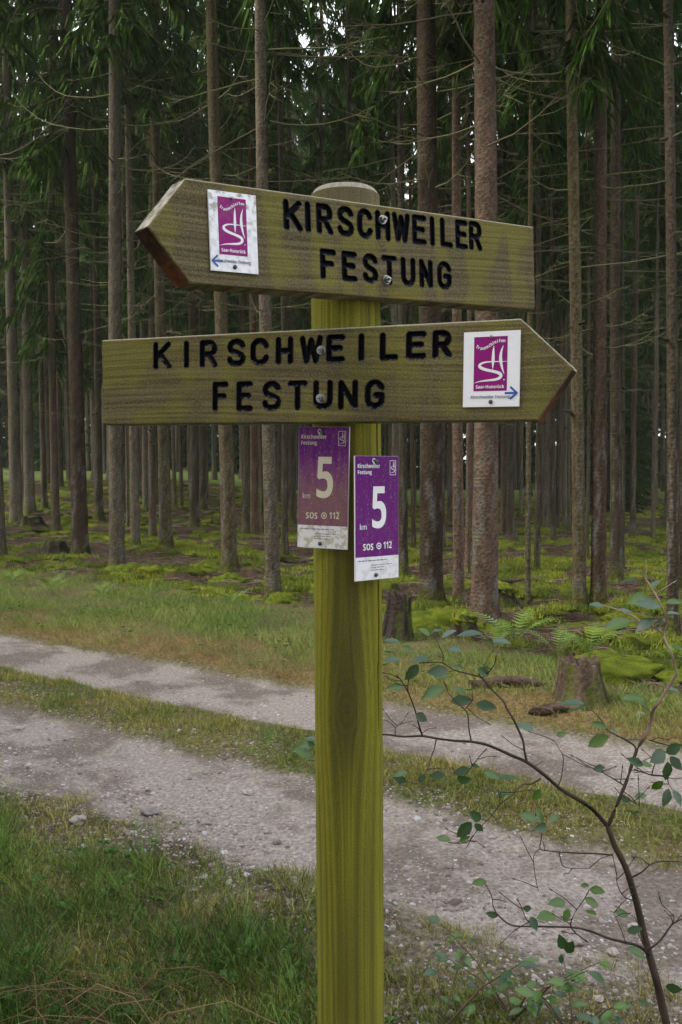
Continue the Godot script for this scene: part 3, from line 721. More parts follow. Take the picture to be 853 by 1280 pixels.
# letters: [character, left edge, width, bottom, top] in metres on the board
func carve(called: String, label: String, xf: Transform3D, length_top: float, length_bottom: float, tip: float, point_left: bool, slant: float, letters: Array, bolts: Array, knots: Array, sd: float) -> Node3D:
	var hw := 0.0046
	var hh := 0.0785
	var thick := 0.04
	var root := thing(called, label, "sign", xf, "")
	var segs := []          # per letter: PackedVector2Array of segment ends, and a box
	for l in letters:
		var ends := PackedVector2Array()
		var wid: float = maxf(l[2] - 2.0 * hw, 0.0005)
		var hei: float = l[4] - l[3] - 2.0 * hw
		for stroke in glyph(l[0]):
			for k in stroke.size() - 1:
				for e in 2:
					var g: Vector2 = stroke[k + e]
					ends.append(Vector2(l[1] + hw + g.x * wid, l[3] + hw + g.y * hei))
		segs.append(ends)
	var step := 0.00125
	var nv := int(2.0 * hh / step)
	var u0 := tip if point_left else 0.0
	var u1 := length_top if point_left else tip
	var nu := int((u1 - u0) / step)
	var pos := PackedVector3Array(); pos.resize((nu + 1) * (nv + 1))
	var col := PackedColorArray(); col.resize(pos.size())
	var own := PackedInt32Array(); own.resize(pos.size()); own.fill(-1)
	var uw := 0.02 if point_left else length_top - 0.03
	for j in nv + 1:
		var v := lerpf(-hh, hh, float(j) / nv)
		var f := 1.0 - absf(v) / hh
		var lim: float
		if point_left:
			lim = tip * f
		else:
			lim = lerpf(length_top if v > 0.0 else length_bottom, tip, f)
		for k in nu + 1:
			var u := lerpf(u0, u1, float(k) / nu)
			if point_left and u < uw:
				u = lerpf(uw, lim, (uw - u) / (uw - u0))
			elif not point_left and u > uw:
				u = lerpf(uw, lim, (u - uw) / (u1 - uw))
			var id := j * (nu + 1) + k
			var vv := v
			var sdf := 1.0
			var which := -1
			var under := 0.0
			for w in letters.size():
				var l: Array = letters[w]
				if u < l[1] - 0.004 or u > l[1] + l[2] + 0.004 or v < l[3] - 0.004 or v > l[4] + 0.004:
					continue
				var ends: PackedVector2Array = segs[w]
				var p := Vector2(u, v)
				var best := 1.0
				var bp := p
				var centre := p
				for s in range(0, ends.size(), 2):
					var cp := Geometry2D.get_closest_point_to_segment(p, ends[s], ends[s + 1])
					var dd := p.distance_squared_to(cp)
					if dd < best * best:
						best = sqrt(dd); bp = cp; centre = cp
				best -= hw * (1.0 + 0.05 * nc.get_noise_2d(u * 14000.0, v * 14000.0 + sd))
				if best < sdf:
					sdf = best; which = w
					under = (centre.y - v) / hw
					if absf(best) < step * 0.55 and p != bp:
						var mv := (bp - p).normalized() * best
						u += mv.x; vv += mv.y
						sdf = 0.0
			var grain := nb.get_noise_2d(u * 260.0 + sd * 50.0, (v + 0.012 * sin(u * 5.0 + sd)) * 15000.0)
			var knot_dark := 0.0
			for kn in knots:
				var kd := Vector2((u - kn[0]) / kn[2], (v - kn[1]) / (kn[2] * 0.9)).length()
				if kd < 3.2:
					var ring := sin(kd * 9.0) * 0.5 + 0.5
					grain = lerpf(grain, ring - 0.5, exp(-kd * 0.9))
					knot_dark = maxf(knot_dark, (smoothstep(1.05, 0.85, kd) * (0.45 + 0.4 * smoothstep(0.5, 0.9, kd))))
			var fuzz := nc.get_noise_2d(u * 22000.0, v * 26000.0 + sd * 90.0)
			var blot := na.get_noise_2d(u * 700.0 + sd * 70.0, v * 900.0)
			var z := -0.0007 + 0.00035 * grain + 0.0005 * fuzz * clampf(0.4 + blot, 0.15, 1.0)
			var edge := minf(hh - absf(v), (absf(u - lim) if true else 1.0))
			var far_end := absf(u - (length_top if point_left else 0.0))
			edge = minf(edge, far_end)
			if edge < 0.003:
				z -= 0.003 - sqrt(maxf(0.0, 0.003 * 0.003 - (0.003 - edge) * (0.003 - edge)))
			# colour: brown wood under a film of yellow-green algae
			var wood := Color(0.115, 0.091, 0.048).lerp(Color(0.195, 0.160, 0.088), clampf(0.45 + 0.55 * grain + 0.25 * fuzz, 0.0, 1.0))
			wood = wood.lerp(Color(0.10, 0.072, 0.052), knot_dark * 0.6)
			var runs := nb.get_noise_2d(u * 1500.0 + sd * 31.0, v * 160.0)
			var algae := clampf(0.06 + 1.5 * blot + (1.9 if point_left else 0.9) * runs + (0.38 * smoothstep(-0.03, 0.07, v)), 0.0, 1.0)
			if not point_left:
				algae = clampf(algae * 0.75 + 0.75 * smoothstep(0.26, 0.0, u) * smoothstep(-0.05, 0.05, v + 0.06 * blot) + 0.12, 0.0, 1.0)
			else:
				algae = clampf(algae + 0.5 * smoothstep(0.57, 0.62, u) * smoothstep(-0.02, 0.05, v + 0.1 * runs) - 0.35 * smoothstep(0.03, 0.0, u) - 0.5 * smoothstep(0.6, 0.64, u) * smoothstep(0.01, -0.02, v), 0.0, 1.0)
			algae = clampf(algae + 0.5 * (grain * 0.8 + fuzz * 0.9) * algae * (1.3 - algae), 0.0, 1.0)
			wood = wood.lerp(Color(0.285, 0.250, 0.066).lerp(Color(0.165, 0.155, 0.024), clampf(0.5 + fuzz, 0.0, 1.0)), algae * 0.68)
			wood *= 1.0 + 0.45 * fuzz + 0.25 * grain
			wood = wood.lerp(Color(0.42, 0.38, 0.30), smoothstep(0.0040, 0.0, hh - v) * 0.85)  # pale top edge: light from above painted into the wood colour
			wood = wood.lerp(Color(0.24, 0.21, 0.15), smoothstep(0.30, 0.5, nc.get_noise_2d(u * 9000.0, v * 16000.0)) * 0.4)
			if sdf < 0.0015:
				if sdf <= 0.0:
					var dn := clampf(1.0 + sdf / hw, 0.0, 1.0)
					z -= 0.0052 * sqrt(maxf(0.0, 1.0 - dn * dn)) + 0.0004
					own[id] = which
					wood = Color(0.003, 0.003, 0.005) * (1.0 + 0.8 * fuzz)
					var glint := nc.get_noise_2d(u * 12000.0 + 40.0, v * 12000.0)
					if sdf > -0.0022 and under > 0.45 and glint > -0.02:
						wood = wood.lerp(Color(0.22, 0.20, 0.26), clampf((glint + 0.02) * 3.0, 0.0, 0.8) * 0.55)  # lilac glint along lower stroke edges, a highlight painted into the letter colour
				else:
					wood = wood.lerp(Color(0.03, 0.026, 0.024), 0.45)
			wood.a = 1.0
			pos[id] = Vector3(u, vv, z)
			col[id] = wood
	var nor := PackedVector3Array(); nor.resize(pos.size())
	for j in nv + 1:
		for k in nu + 1:
			var id := j * (nu + 1) + k
			var a := pos[j * (nu + 1) + mini(k + 1, nu)] - pos[j * (nu + 1) + maxi(k - 1, 0)]
			var b := pos[mini(j + 1, nv) * (nu + 1) + k] - pos[maxi(j - 1, 0) * (nu + 1) + k]
			nor[id] = a.cross(b).normalized()
	var shapes := []
	var maps := []
	for w in letters.size() + 1:
		shapes.append(Shape.new())
		maps.append({})
	for j in nv:
		for k in nu:
			var a := j * (nu + 1) + k
			var q := [a, a + 1, a + nu + 2, a + nu + 1]
			var inside := 0
			var which := -1
			for e in q:
				if own[e] >= 0:
					inside += 1; which = own[e]
			var tgt := which + 1 if inside == 4 else 0
			var sh: Shape = shapes[tgt]
			var mp: Dictionary = maps[tgt]
			var ids := []
			for e in q:
				if not mp.has(e):
					mp[e] = sh.vert(pos[e], col[e], nor[e])
				ids.append(mp[e])
			sh.face(ids[0], ids[3], ids[1]); sh.face(ids[1], ids[3], ids[2])
	# edges and back of the board
	var body: Shape = shapes[0]
	var back := Shape.new()
	var fr := []
	var bk := []
	var cols := nu
	var rim := [] # front outline, clockwise from the top left corner
	for k in range(0, nu + 1, 2): rim.append(pos[nv * (nu + 1) + k])
	for j in range(nv, -1, -2): rim.append(pos[j * (nu + 1) + nu])
	for k in range(nu, -1, -2): rim.append(pos[k])
	for j in range(0, nv + 1, 2): rim.append(pos[j * (nu + 1)])
	var end_g := Shape.new()
	for k in rim.size():
		var a: Vector3 = rim[k]
		var b: Vector3 = rim[(k + 1) % rim.size()]
		var ends_: bool = (a.x < uw and b.x < uw and point_left) or (not point_left and a.x > length_top - 0.002 and b.x > length_top - 0.002)
		var on_point: bool = ends_ and (absf(a.y) < hh - 0.0005 or absf(b.y) < hh - 0.0005)
		var n1 := nc.get_noise_2d(a.x * 4000.0, a.y * 4000.0)
		var n2 := nb.get_noise_2d(a.x * 900.0, a.y * 900.0)
		var prev := a
		var prevb := b
		var rows := 5
		for r in range(1, rows + 1):
			var f := float(r) / rows
			var push := slant * f if on_point or (ends_ and point_left) else 0.0
			var ra := Vector3(a.x - push * (1.0 if a.x < 0.0 or point_left else -1.0), a.y, a.z - thick * f)
			var rb := Vector3(b.x - push * (1.0 if b.x < 0.0 or point_left else -1.0), b.y, b.z - thick * f)
			if on_point and r < rows:
				var rough := 0.0016 * nc.get_noise_3d(a.x * 5000.0, a.y * 5000.0, r * 90.0)
				ra.x += rough
			var c := Color(0.27, 0.235, 0.19) * (1.0 + 0.9 * n1 + 0.3 * n2)
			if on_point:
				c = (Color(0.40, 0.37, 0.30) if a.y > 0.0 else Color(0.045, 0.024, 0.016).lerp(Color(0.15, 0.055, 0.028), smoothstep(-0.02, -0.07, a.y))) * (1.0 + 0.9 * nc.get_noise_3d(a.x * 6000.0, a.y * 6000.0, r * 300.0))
			c.a = 1.0
			if on_point:
				end_g.quad(prev, prevb, rb, ra, c)
			else:
				body.quad(prev, prevb, rb, ra, c)
			prev = ra; prevb = rb
		fr.append(a); bk.append(prev)
	var mid := Vector3.ZERO
	for p in bk: mid += p
	mid /= bk.size()
	for k in bk.size():
		body.tri(mid, bk[(k + 1) % bk.size()], bk[k], Color(0.2, 0.15, 0.11))
	part("board", body.mesh(M.wood), root)
	part("sawn_point", end_g.mesh(M.wood), root)
	for w in letters.size():
		if shapes[w + 1].v.size():
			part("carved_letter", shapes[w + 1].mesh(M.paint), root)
	for bl in bolts:
		add_bolt(root, Vector3(bl[0], bl[1], 0.001), 0.0060, bl[2])
	return root

func add_bolt(parent: Node3D, at: Vector3, r: float, turn: float) -> void:
	var sh := Shape.new()
	for ring in [[0.0, r * 1.3, 0.0013], [0.0013, r, 0.0075]]:
		var n := 20 if ring[1] > r else 6
		for k in n:
			var a := TAU * k / n + turn
			var b := TAU * (k + 1) / n + turn
			var p := Vector3(cos(a), sin(a), 0); var q := Vector3(cos(b), sin(b), 0)
			var ch: float = ring[1] * 0.88
			sh.quad(p * ring[1] + Vector3(0, 0, ring[0] - 0.002), q * ring[1] + Vector3(0, 0, ring[0] - 0.002), q * ring[1] + Vector3(0, 0, ring[2] * 0.8), p * ring[1] + Vector3(0, 0, ring[2] * 0.8))
			sh.quad(p * ring[1] + Vector3(0, 0, ring[2] * 0.8), q * ring[1] + Vector3(0, 0, ring[2] * 0.8), q * ch + Vector3(0, 0, ring[2]), p * ch + Vector3(0, 0, ring[2]))
			sh.tri(Vector3(0, 0, ring[2]), p * ch + Vector3(0, 0, ring[2]), q * ch + Vector3(0, 0, ring[2]))
	for k in 10:
		var a := TAU * k / 10.0
		var b := TAU * (k + 1) / 10.0
		var p := Vector3(cos(a), sin(a), 0) * r * 0.45; var q := Vector3(cos(b), sin(b), 0) * r * 0.45
		var z0 := Vector3(0, 0, 0.006); var z1 := Vector3(0, 0, 0.0115)
		sh.quad(p + z0, q + z0, q + z1, p + z1)
		sh.tri(z1 + Vector3(0, 0, 0.0008), p + z1, q + z1)
	part("bolt", sh.mesh(M.steel), parent, Transform3D(Basis(), at))

# ------------------------------------------------------------------ printed plates
var font_bold := SystemFont.new()
var font_plain := SystemFont.new()

func text_box(parent: Node3D, called: String, s: String, x0: float, y0: float, x1: float, y1: float, m: Material, bold := false, turn := 0.0, z := 0.0009) -> void:
	var t := TextMesh.new()
	t.text = s
	t.font = font_bold if bold else font_plain
	t.font_size = 64
	t.pixel_size = 0.001
	t.depth = 0.01
	t.curve_step = 1.0
	t.material = m
	var bb := t.get_aabb()
	var sc := Vector3((x1 - x0) / bb.size.x, (y1 - y0) / bb.size.y, 0.04)
	var c := bb.get_center()
	var b := Basis(Vector3(0, 0, 1), turn) * Basis.from_scale(sc)
	part(called, t, parent, Transform3D(b, Vector3((x0 + x1) * 0.5, (y0 + y1) * 0.5, z) - b * c))

func arc_letter(parent: Node3D, ch: String, p: Vector2, turn: float, cap: float) -> void:
	var ref := TextMesh.new()
	ref.text = "T"
	var t := TextMesh.new()
	t.text = ch
	for m: TextMesh in [ref, t]:
		m.font = font_bold; m.font_size = 64; m.pixel_size = 0.001; m.depth = 0.01; m.curve_step = 1.0
	t.material = M.white_print
	var rb := ref.get_aabb()
	var bb := t.get_aabb()
	var k := cap / rb.size.y
	var b := Basis(Vector3(0, 0, 1), turn) * Basis.from_scale(Vector3(k, k, 0.04))
	part("lettering", t, parent, Transform3D(b, Vector3(p.x, p.y, 0.0009) - b * Vector3(bb.get_center().x, rb.position.y + rb.size.y * 0.42, bb.get_center().z)))

func ribbon(pts: Array, closed_width: Array, k: float) -> Shape:
	var sh := Shape.new()
	var c := Curve2D.new()
	var n := pts.size()
	for a in n:
		var tan: Vector2 = (pts[mini(a + 1, n - 1)] - pts[maxi(a - 1, 0)]) / 6.0
		c.add_point(pts[a], -tan, tan)
	var steps := n * 6
	for s in steps + 1:
		var f := float(s) / steps * (n - 1)
		var i0 := mini(int(f), n - 2)
		var p := c.sample(i0, f - i0)
		var p2 := c.sample(mini(int(minf(f + 0.05, n - 1.001)), n - 2), minf(f + 0.05, n - 1.001) - mini(int(minf(f + 0.05, n - 1.001)), n - 2))
		var p1 := c.sample(mini(int(maxf(f - 0.05, 0.0)), n - 2), maxf(f - 0.05, 0.0) - mini(int(maxf(f - 0.05, 0.0)), n - 2))
		var d := (p2 - p1).normalized()
		var w: float = lerpf(closed_width[i0], closed_width[i0 + 1], f - i0) * k
		var o := Vector2(-d.y, d.x) * w * 0.5
		sh.vert(Vector3(p.x + o.x, p.y + o.y, 0), Color.WHITE, Vector3.BACK)
		sh.vert(Vector3(p.x - o.x, p.y - o.y, 0), Color.WHITE, Vector3.BACK)
		if s > 0:
			var b := sh.v.size() - 4
			sh.face(b, b + 2, b + 1); sh.face(b + 1, b + 2, b + 3)
	return sh

func emblem(parent: Node3D, m: Material, place: Callable, k: float, z: float) -> void:
	var pt := func(x: float, y: float) -> Vector2: return place.call(x, y)
	var sw := ribbon([pt.call(222, 698), pt.call(300, 678), pt.call(400, 668), pt.call(480, 660), pt.call(530, 640), pt.call(543, 612), pt.call(520, 585), pt.call(450, 562), pt.call(360, 540), pt.call(302, 515), pt.call(288, 490), pt.call(308, 468), pt.call(355, 453), pt.call(430, 448), pt.call(520, 449), pt.call(613, 450)],
		[1.0, 12.0, 22.0, 28.0, 34.0, 38.0, 36.0, 32.0, 34.0, 36.0, 32.0, 24.0, 18.0, 14.0, 9.0, 4.0], k)
	part("emblem", sw.mesh(m), parent, Transform3D(Basis(), Vector3(0, 0, z)))
	var s1 := ribbon([pt.call(455, 258), pt.call(450, 330), pt.call(448, 430), pt.call(445, 540)], [1.0, 26.0, 38.0, 1.0], k)
	part("emblem", s1.mesh(m), parent, Transform3D(Basis(), Vector3(0, 0, z + 0.0002)))
	var s2 := ribbon([pt.call(568, 258), pt.call(542, 340), pt.call(538, 430), pt.call(555, 520), pt.call(582, 598)], [1.0, 26.0, 38.0, 24.0, 1.0], k)
	part("emblem", s2.mesh(m), parent, Transform3D(Basis(), Vector3(0, 0, z + 0.0002)))

func disc(r: float, n := 12) -> Shape:
	var sh := Shape.new()
	for k in n:
		sh.tri(Vector3.ZERO, Vector3(cos(TAU * k / n), sin(TAU * k / n), 0) * r, Vector3(cos(TAU * (k + 1) / n), sin(TAU * (k + 1) / n), 0) * r)
	return sh

func bar(x0: float, y0: float, x1: float, y1: float, z := 0.0) -> Shape:
	var sh := Shape.new()
	sh.quad(Vector3(x0, y1, z), Vector3(x1, y1, z), Vector3(x1, y0, z), Vector3(x0, y0, z))
	return sh

# a field of print or bare plate as a fine grid whose colour carries dirt and fading
func field(w: float, h: float, x0: float, y0: float, x1: float, y1: float, z: float, base: Color, dirt: Callable) -> Shape:
	var sh := Shape.new()
	var nx := maxi(2, int((x1 - x0) / 0.0011))
	var ny := maxi(2, int((y1 - y0) / 0.0011))
	for j in ny + 1:
		for k in nx + 1:
			var x := lerpf(x0, x1, float(k) / nx)
			var y := lerpf(y0, y1, float(j) / ny)
			var c: Color = dirt.call(base, x / w + 0.5, 0.5 - y / h)
			c.a = 1.0
			sh.vert(Vector3(x, y, z), c, Vector3.BACK)
	for j in ny:
		for k in nx:
			var a := j * (nx + 1) + k
			sh.face(a, a + nx + 1, a + 1); sh.face(a + 1, a + nx + 1, a + nx + 2)
	return sh

func screw(parent: Node3D, x: float, y: float, m: Material, r := 0.0034) -> void:
	var sh := Shape.new()
	var prof := [[r, 0.0], [r, 0.0012], [r * 0.75, 0.0024], [0.0, 0.0028]]
	for k in 12:
		var a := Vector3(cos(TAU * k / 12), sin(TAU * k / 12), 0)
		var b := Vector3(cos(TAU * (k + 1) / 12), sin(TAU * (k + 1) / 12), 0)
		for p in 3:
			var za := Vector3(0, 0, prof[p][1]); var zb := Vector3(0, 0, prof[p + 1][1])
			sh.quad(a * prof[p][0] + za, b * prof[p][0] + za, b * prof[p + 1][0] + zb, a * prof[p + 1][0] + zb)
	part("screw", sh.mesh(m), parent, Transform3D(Basis(), Vector3(x, y, 0.0009)))

func trail_marker(label: String, xf: Transform3D, w: float, h: float, left: bool, dirty: float) -> void:
	var o := thing("trail_marker", label, "sign", xf, "")
	var grime := func(base: Color, fx: float, fy: float) -> Color:
		var n1 := nb.get_noise_2d(fx * 500.0, fy * 700.0 + dirty * 900.0)
		var n2 := nc.get_noise_2d(fx * 4000.0, fy * 5200.0)
		var top := smoothstep(0.75, 0.0, fy) * 0.8 + 0.2
		var g := clampf((smoothstep(0.02, 0.4, n1 + 0.8 * n2) * top) * dirty, 0.0, 1.0)
		return base.lerp(Color(0.20, 0.17, 0.10), g * 0.75) * (1.0 - 0.12 * dirty * n1)
	var body := Shape.new()
	body.box(Vector3(-w / 2, -h / 2, -0.0025), Vector3(w / 2, h / 2, 0.0), Color(0.70, 0.69, 0.72))
	part("plate", body.mesh(M.enamel), o)
	part("plate_face", field(w, h, -w / 2 + 0.0004, -h / 2 + 0.0004, w / 2 - 0.0004, h / 2 - 0.0004, 0.0003, Color(0.78, 0.77, 0.82), grime).mesh(M.enamel), o)
	var X := func(f: float) -> float: return (f - 0.5) * w
	var Y := func(f: float) -> float: return (0.5 - f) * h
	part("purple_panel", field(w, h, X.call(0.188), Y.call(0.788), X.call(0.78), Y.call(0.07), 0.0006, Color(0.235, 0.004, 0.155), func(b: Color, fx: float, fy: float) -> Color: return grime.call(b, fx, fy).lerp(b, 0.6)).mesh(M.enamel), o)
	var place := func(px: float, py: float) -> Vector2: return Vector2(X.call((px - 92.0) / 671.0), Y.call((py - 88.0) / 896.0))
	emblem(o, M.white_print, place, w / 671.0, 0.0009)
	var word := "Traumschleifen"
	var path := Curve2D.new()
	for q in [[243, 262], [300, 290], [350, 285], [410, 255], [470, 218], [530, 205], [590, 208]]:
		path.add_point(place.call(q[0], q[1] ))
	var total := path.get_baked_length()
	for k in word.length():
		var s := total * (k + 0.5) / word.length()
		var p := path.sample_baked(s)
		var d := (path.sample_baked(minf(s + 0.001, total)) - path.sample_baked(maxf(s - 0.001, 0.0))).normalized()
		arc_letter(o, word[k], p, d.angle(), 0.0048 * w / 0.09)
	var a: Vector2 = place.call(248, 764)
	var b: Vector2 = place.call(584, 722)
	text_box(o, "lettering", "Saar-Hunsrück", a.x, a.y, b.x, b.y, M.white_print, true)
	a = place.call(190, 893); b = place.call(655, 842)
	text_box(o, "lettering", "Kirschweiler Festung", a.x, a.y, b.x, b.y, M.grey_print)
	var reg := disc(w * 0.011)
	var rp: Vector2 = place.call(580, 665)
	part("registered_dot", reg.mesh(M.white_print), o, Transform3D(Basis(), Vector3(rp.x, rp.y, 0.0009)))
	var ar := Shape.new()
	var cx := 0.955 if not left else 0.035
	var sg := -1.0 if not left else 1.0
	var tipp := Vector2(X.call(cx), Y.call(0.82 if not left else 0.875))
	var k := w * 1.0
	var t := 0.036 * k
	var strokes := [[tipp + Vector2(sg * 0.02 * k, 0), tipp + Vector2(sg * 0.21 * k, 0)], [tipp, tipp + Vector2(sg * 0.115 * k, 0.105 * k)], [tipp, tipp + Vector2(sg * 0.115 * k, -0.105 * k)]]
	for n in 3:
		var s: Array = strokes[n]
		var d: Vector2 = (s[1] - s[0]).normalized()
		var p := Vector2(-d.y, d.x) * t / 2.0
		var z := 0.0010 + 0.0001 * n
		var e: Vector2 = s[0] - d * (0.3 * t if n else 0.0)
		ar.quad(Vector3(e.x + p.x, e.y + p.y, z), Vector3(s[1].x + p.x, s[1].y + p.y, z), Vector3(s[1].x - p.x, s[1].y - p.y, z), Vector3(e.x - p.x, e.y - p.y, z))
	part("arrow", ar.mesh(M.blue_print), o)
	screw(o, X.call(0.49), Y.call(0.075), M.steel, 0.0026)
	screw(o, X.call(0.5), Y.call(0.935), M.dark_screw, 0.0034)

func distance_plate(label: String, xf: Transform3D, w: float, h: float, faded: float) -> void:
	var o := thing("distance_plate", label, "sign", xf, "")
	var X := func(f: float) -> float: return (f - 0.5) * w
	var Y := func(f: float) -> float: return (0.5 - f) * h
	var fade := func(base: Color, fx: float, fy: float) -> Color:
		var n1 := nb.get_noise_2d(fx * 700.0 + 77.0, fy * 400.0)
		var n2 := nc.get_noise_2d(fx * 2600.0, fy * 3000.0)
		var g := clampf(faded * (smoothstep(0.12, 0.62, fy) * 0.85 + 0.1) + 0.25 * n1 * (0.3 + faded) + 0.22 * n2 * faded, 0.0, 0.95)
		var c := base.lerp(Color(0.17, 0.085, 0.085), g)
		return c.lerp(Color(0.42, 0.33, 0.45), smoothstep(0.42, 0.6, n2 + 0.2 * n1) * 0.35)
	var dirt := func(base: Color, fx: float, fy: float) -> Color:
		var n1 := nb.get_noise_2d(fx * 600.0, fy * 1300.0 + 31.0)
		var n2 := nc.get_noise_2d(fx * 3200.0, fy * 6400.0)
		return base.lerp(Color(0.32, 0.29, 0.18), clampf(0.28 * faded + smoothstep(0.0, 0.4, n1 + 0.5 * n2) * (0.25 + 0.5 * faded), 0.0, 0.8))
	var body := Shape.new()
	body.box(Vector3(-w / 2, -h / 2, -0.003), Vector3(w / 2, h / 2, 0.0), Color(0.6, 0.58, 0.6))
	part("plate", body.mesh(M.enamel), o)
	part("white_strip", field(w, h, -w / 2 + 0.0004, -h / 2 + 0.0004, w / 2 - 0.0004, Y.call(0.812), 0.0003, Color(0.72, 0.70, 0.76), dirt).mesh(M.enamel), o)
	part("purple_panel", field(w, h, -w / 2 + 0.0004, Y.call(0.812), w / 2 - 0.0004, h / 2 - 0.0004, 0.0003, Color(0.115, 0.0015, 0.150), fade).mesh(M.enamel), o)
	var wp: Material = M.white_print if faded < 0.5 else M.cream_print
	text_box(o, "lettering", "Kirschweiler", X.call(0.055), Y.call(0.098), X.call(0.56), Y.call(0.062), wp, true)
	text_box(o, "lettering", "Festung", X.call(0.055), Y.call(0.156), X.call(0.37), Y.call(0.115), wp, true)
	text_box(o, "number", "5", X.call(0.375), Y.call(0.585), X.call(0.70), Y.call(0.245), wp, true)
	text_box(o, "lettering", "km", X.call(0.1), Y.call(0.590), X.call(0.25), Y.call(0.545), wp)
	text_box(o, "lettering", "SOS", X.call(0.17), Y.call(0.758), X.call(0.40), Y.call(0.705), wp, true)
	text_box(o, "lettering", "112", X.call(0.64), Y.call(0.752), X.call(0.83), Y.call(0.695), wp, true)
	# ringed phone-like mark between the words
	var ring := Shape.new()
	var c := Vector2(X.call(0.53), Y.call(0.728))
	for k in 16:
		var a := Vector2(cos(TAU * k / 16), sin(TAU * k / 16)); var b := Vector2(cos(TAU * (k + 1) / 16), sin(TAU * (k + 1) / 16))
		var r0 := w * 0.058; var r1 := w * 0.040
		ring.quad(Vector3(c.x + a.x * r0, c.y + a.y * r0, 0), Vector3(c.x + b.x * r0, c.y + b.y * r0, 0), Vector3(c.x + b.x * r1, c.y + b.y * r1, 0), Vector3(c.x + a.x * r1, c.y + a.y * r1, 0))
		ring.tri(Vector3(c.x, c.y, 0.0), Vector3(c.x + a.x * r1 * 0.5, c.y + a.y * r1 * 0.5, 0.0), Vector3(c.x + b.x * r1 * 0.5, c.y + b.y * r1 * 0.5, 0.0))
	part("ring_mark", ring.mesh(wp), o, Transform3D(Basis(), Vector3(0, 0, 0.0009)))
	# small trail emblem in a thin frame, top right
	var ex0: float = X.call(0.79); var ex1: float = X.call(0.935); var ey0: float = Y.call(0.155); var ey1: float = Y.call(0.035)
	var fr := Shape.new()
	var tw := w * 0.009
	for s in [[ex0, ey0, ex1, ey0 + tw], [ex0, ey1 - tw, ex1, ey1], [ex0, ey0 + tw, ex0 + tw, ey1 - tw], [ex1 - tw, ey0 + tw, ex1, ey1 - tw]]:
		fr.quad(Vector3(s[0], s[3], 0), Vector3(s[2], s[3], 0), Vector3(s[2], s[1], 0), Vector3(s[0], s[1], 0))
	part("emblem_frame", fr.mesh(wp), o, Transform3D(Basis(), Vector3(0, 0, 0.0009)))
	var place := func(px: float, py: float) -> Vector2: return Vector2(lerpf(ex0, ex1, (px - 200.0) / 430.0), lerpf(ey1, ey0, (py - 235.0) / 530.0))
	emblem(o, wp, place, (ex1 - ex0) / 430.0 * 1.2, 0.0009)
	# illegibly small print on the white strip
	var fine := Shape.new()
	var g := RandomNumberGenerator.new()
	g.seed = 5
	for row in [[0.842, 0.06, 0.72, 0.0016], [0.880, 0.34, 0.84, 0.0012], [0.900, 0.34, 0.68, 0.0012], [0.921, 0.34, 0.66, 0.0012]]:
		var x: float = row[1]
		while x < row[2]:
			var l := g.randf_range(0.02, 0.09)
			fine.quad(Vector3(X.call(x), Y.call(row[0]) + row[3] / 2, 0), Vector3(X.call(minf(x + l, row[2])), Y.call(row[0]) + row[3] / 2, 0), Vector3(X.call(minf(x + l, row[2])), Y.call(row[0]) - row[3] / 2, 0), Vector3(X.call(x), Y.call(row[0]) - row[3] / 2, 0))
			x += l + 0.014
	part("small_print", fine.mesh(M.grey_print), o, Transform3D(Basis(), Vector3(0, 0, 0.0007)))
	# map pin over the name
	var pin := Shape.new()
	var pc := Vector2(X.call(0.42), Y.call(0.035))
	for k in 12:
		var a := Vector2(cos(TAU * k / 12), sin(TAU * k / 12)); var b := Vector2(cos(TAU * (k + 1) / 12), sin(TAU * (k + 1) / 12))
		pin.quad(Vector3(pc.x + a.x * w * 0.04, pc.y + a.y * w * 0.04, 0), Vector3(pc.x + b.x * w * 0.04, pc.y + b.y * w * 0.04, 0), Vector3(pc.x + b.x * w * 0.022, pc.y + b.y * w * 0.022, 0), Vector3(pc.x + a.x * w * 0.022, pc.y + a.y * w * 0.022, 0))
	pin.tri(Vector3(pc.x - w * 0.03, pc.y - w * 0.028, 0), Vector3(pc.x + w * 0.03, pc.y - w * 0.028, 0), Vector3(pc.x, pc.y - w * 0.085, 0))
	part("pin_mark", pin.mesh(wp), o, Transform3D(Basis(), Vector3(0, 0, 0.0011)))
	screw(o, X.call(0.47), Y.call(0.045), M.dark_screw, 0.0038)
	screw(o, X.call(0.46), Y.call(0.962), M.dark_screw, 0.0036)

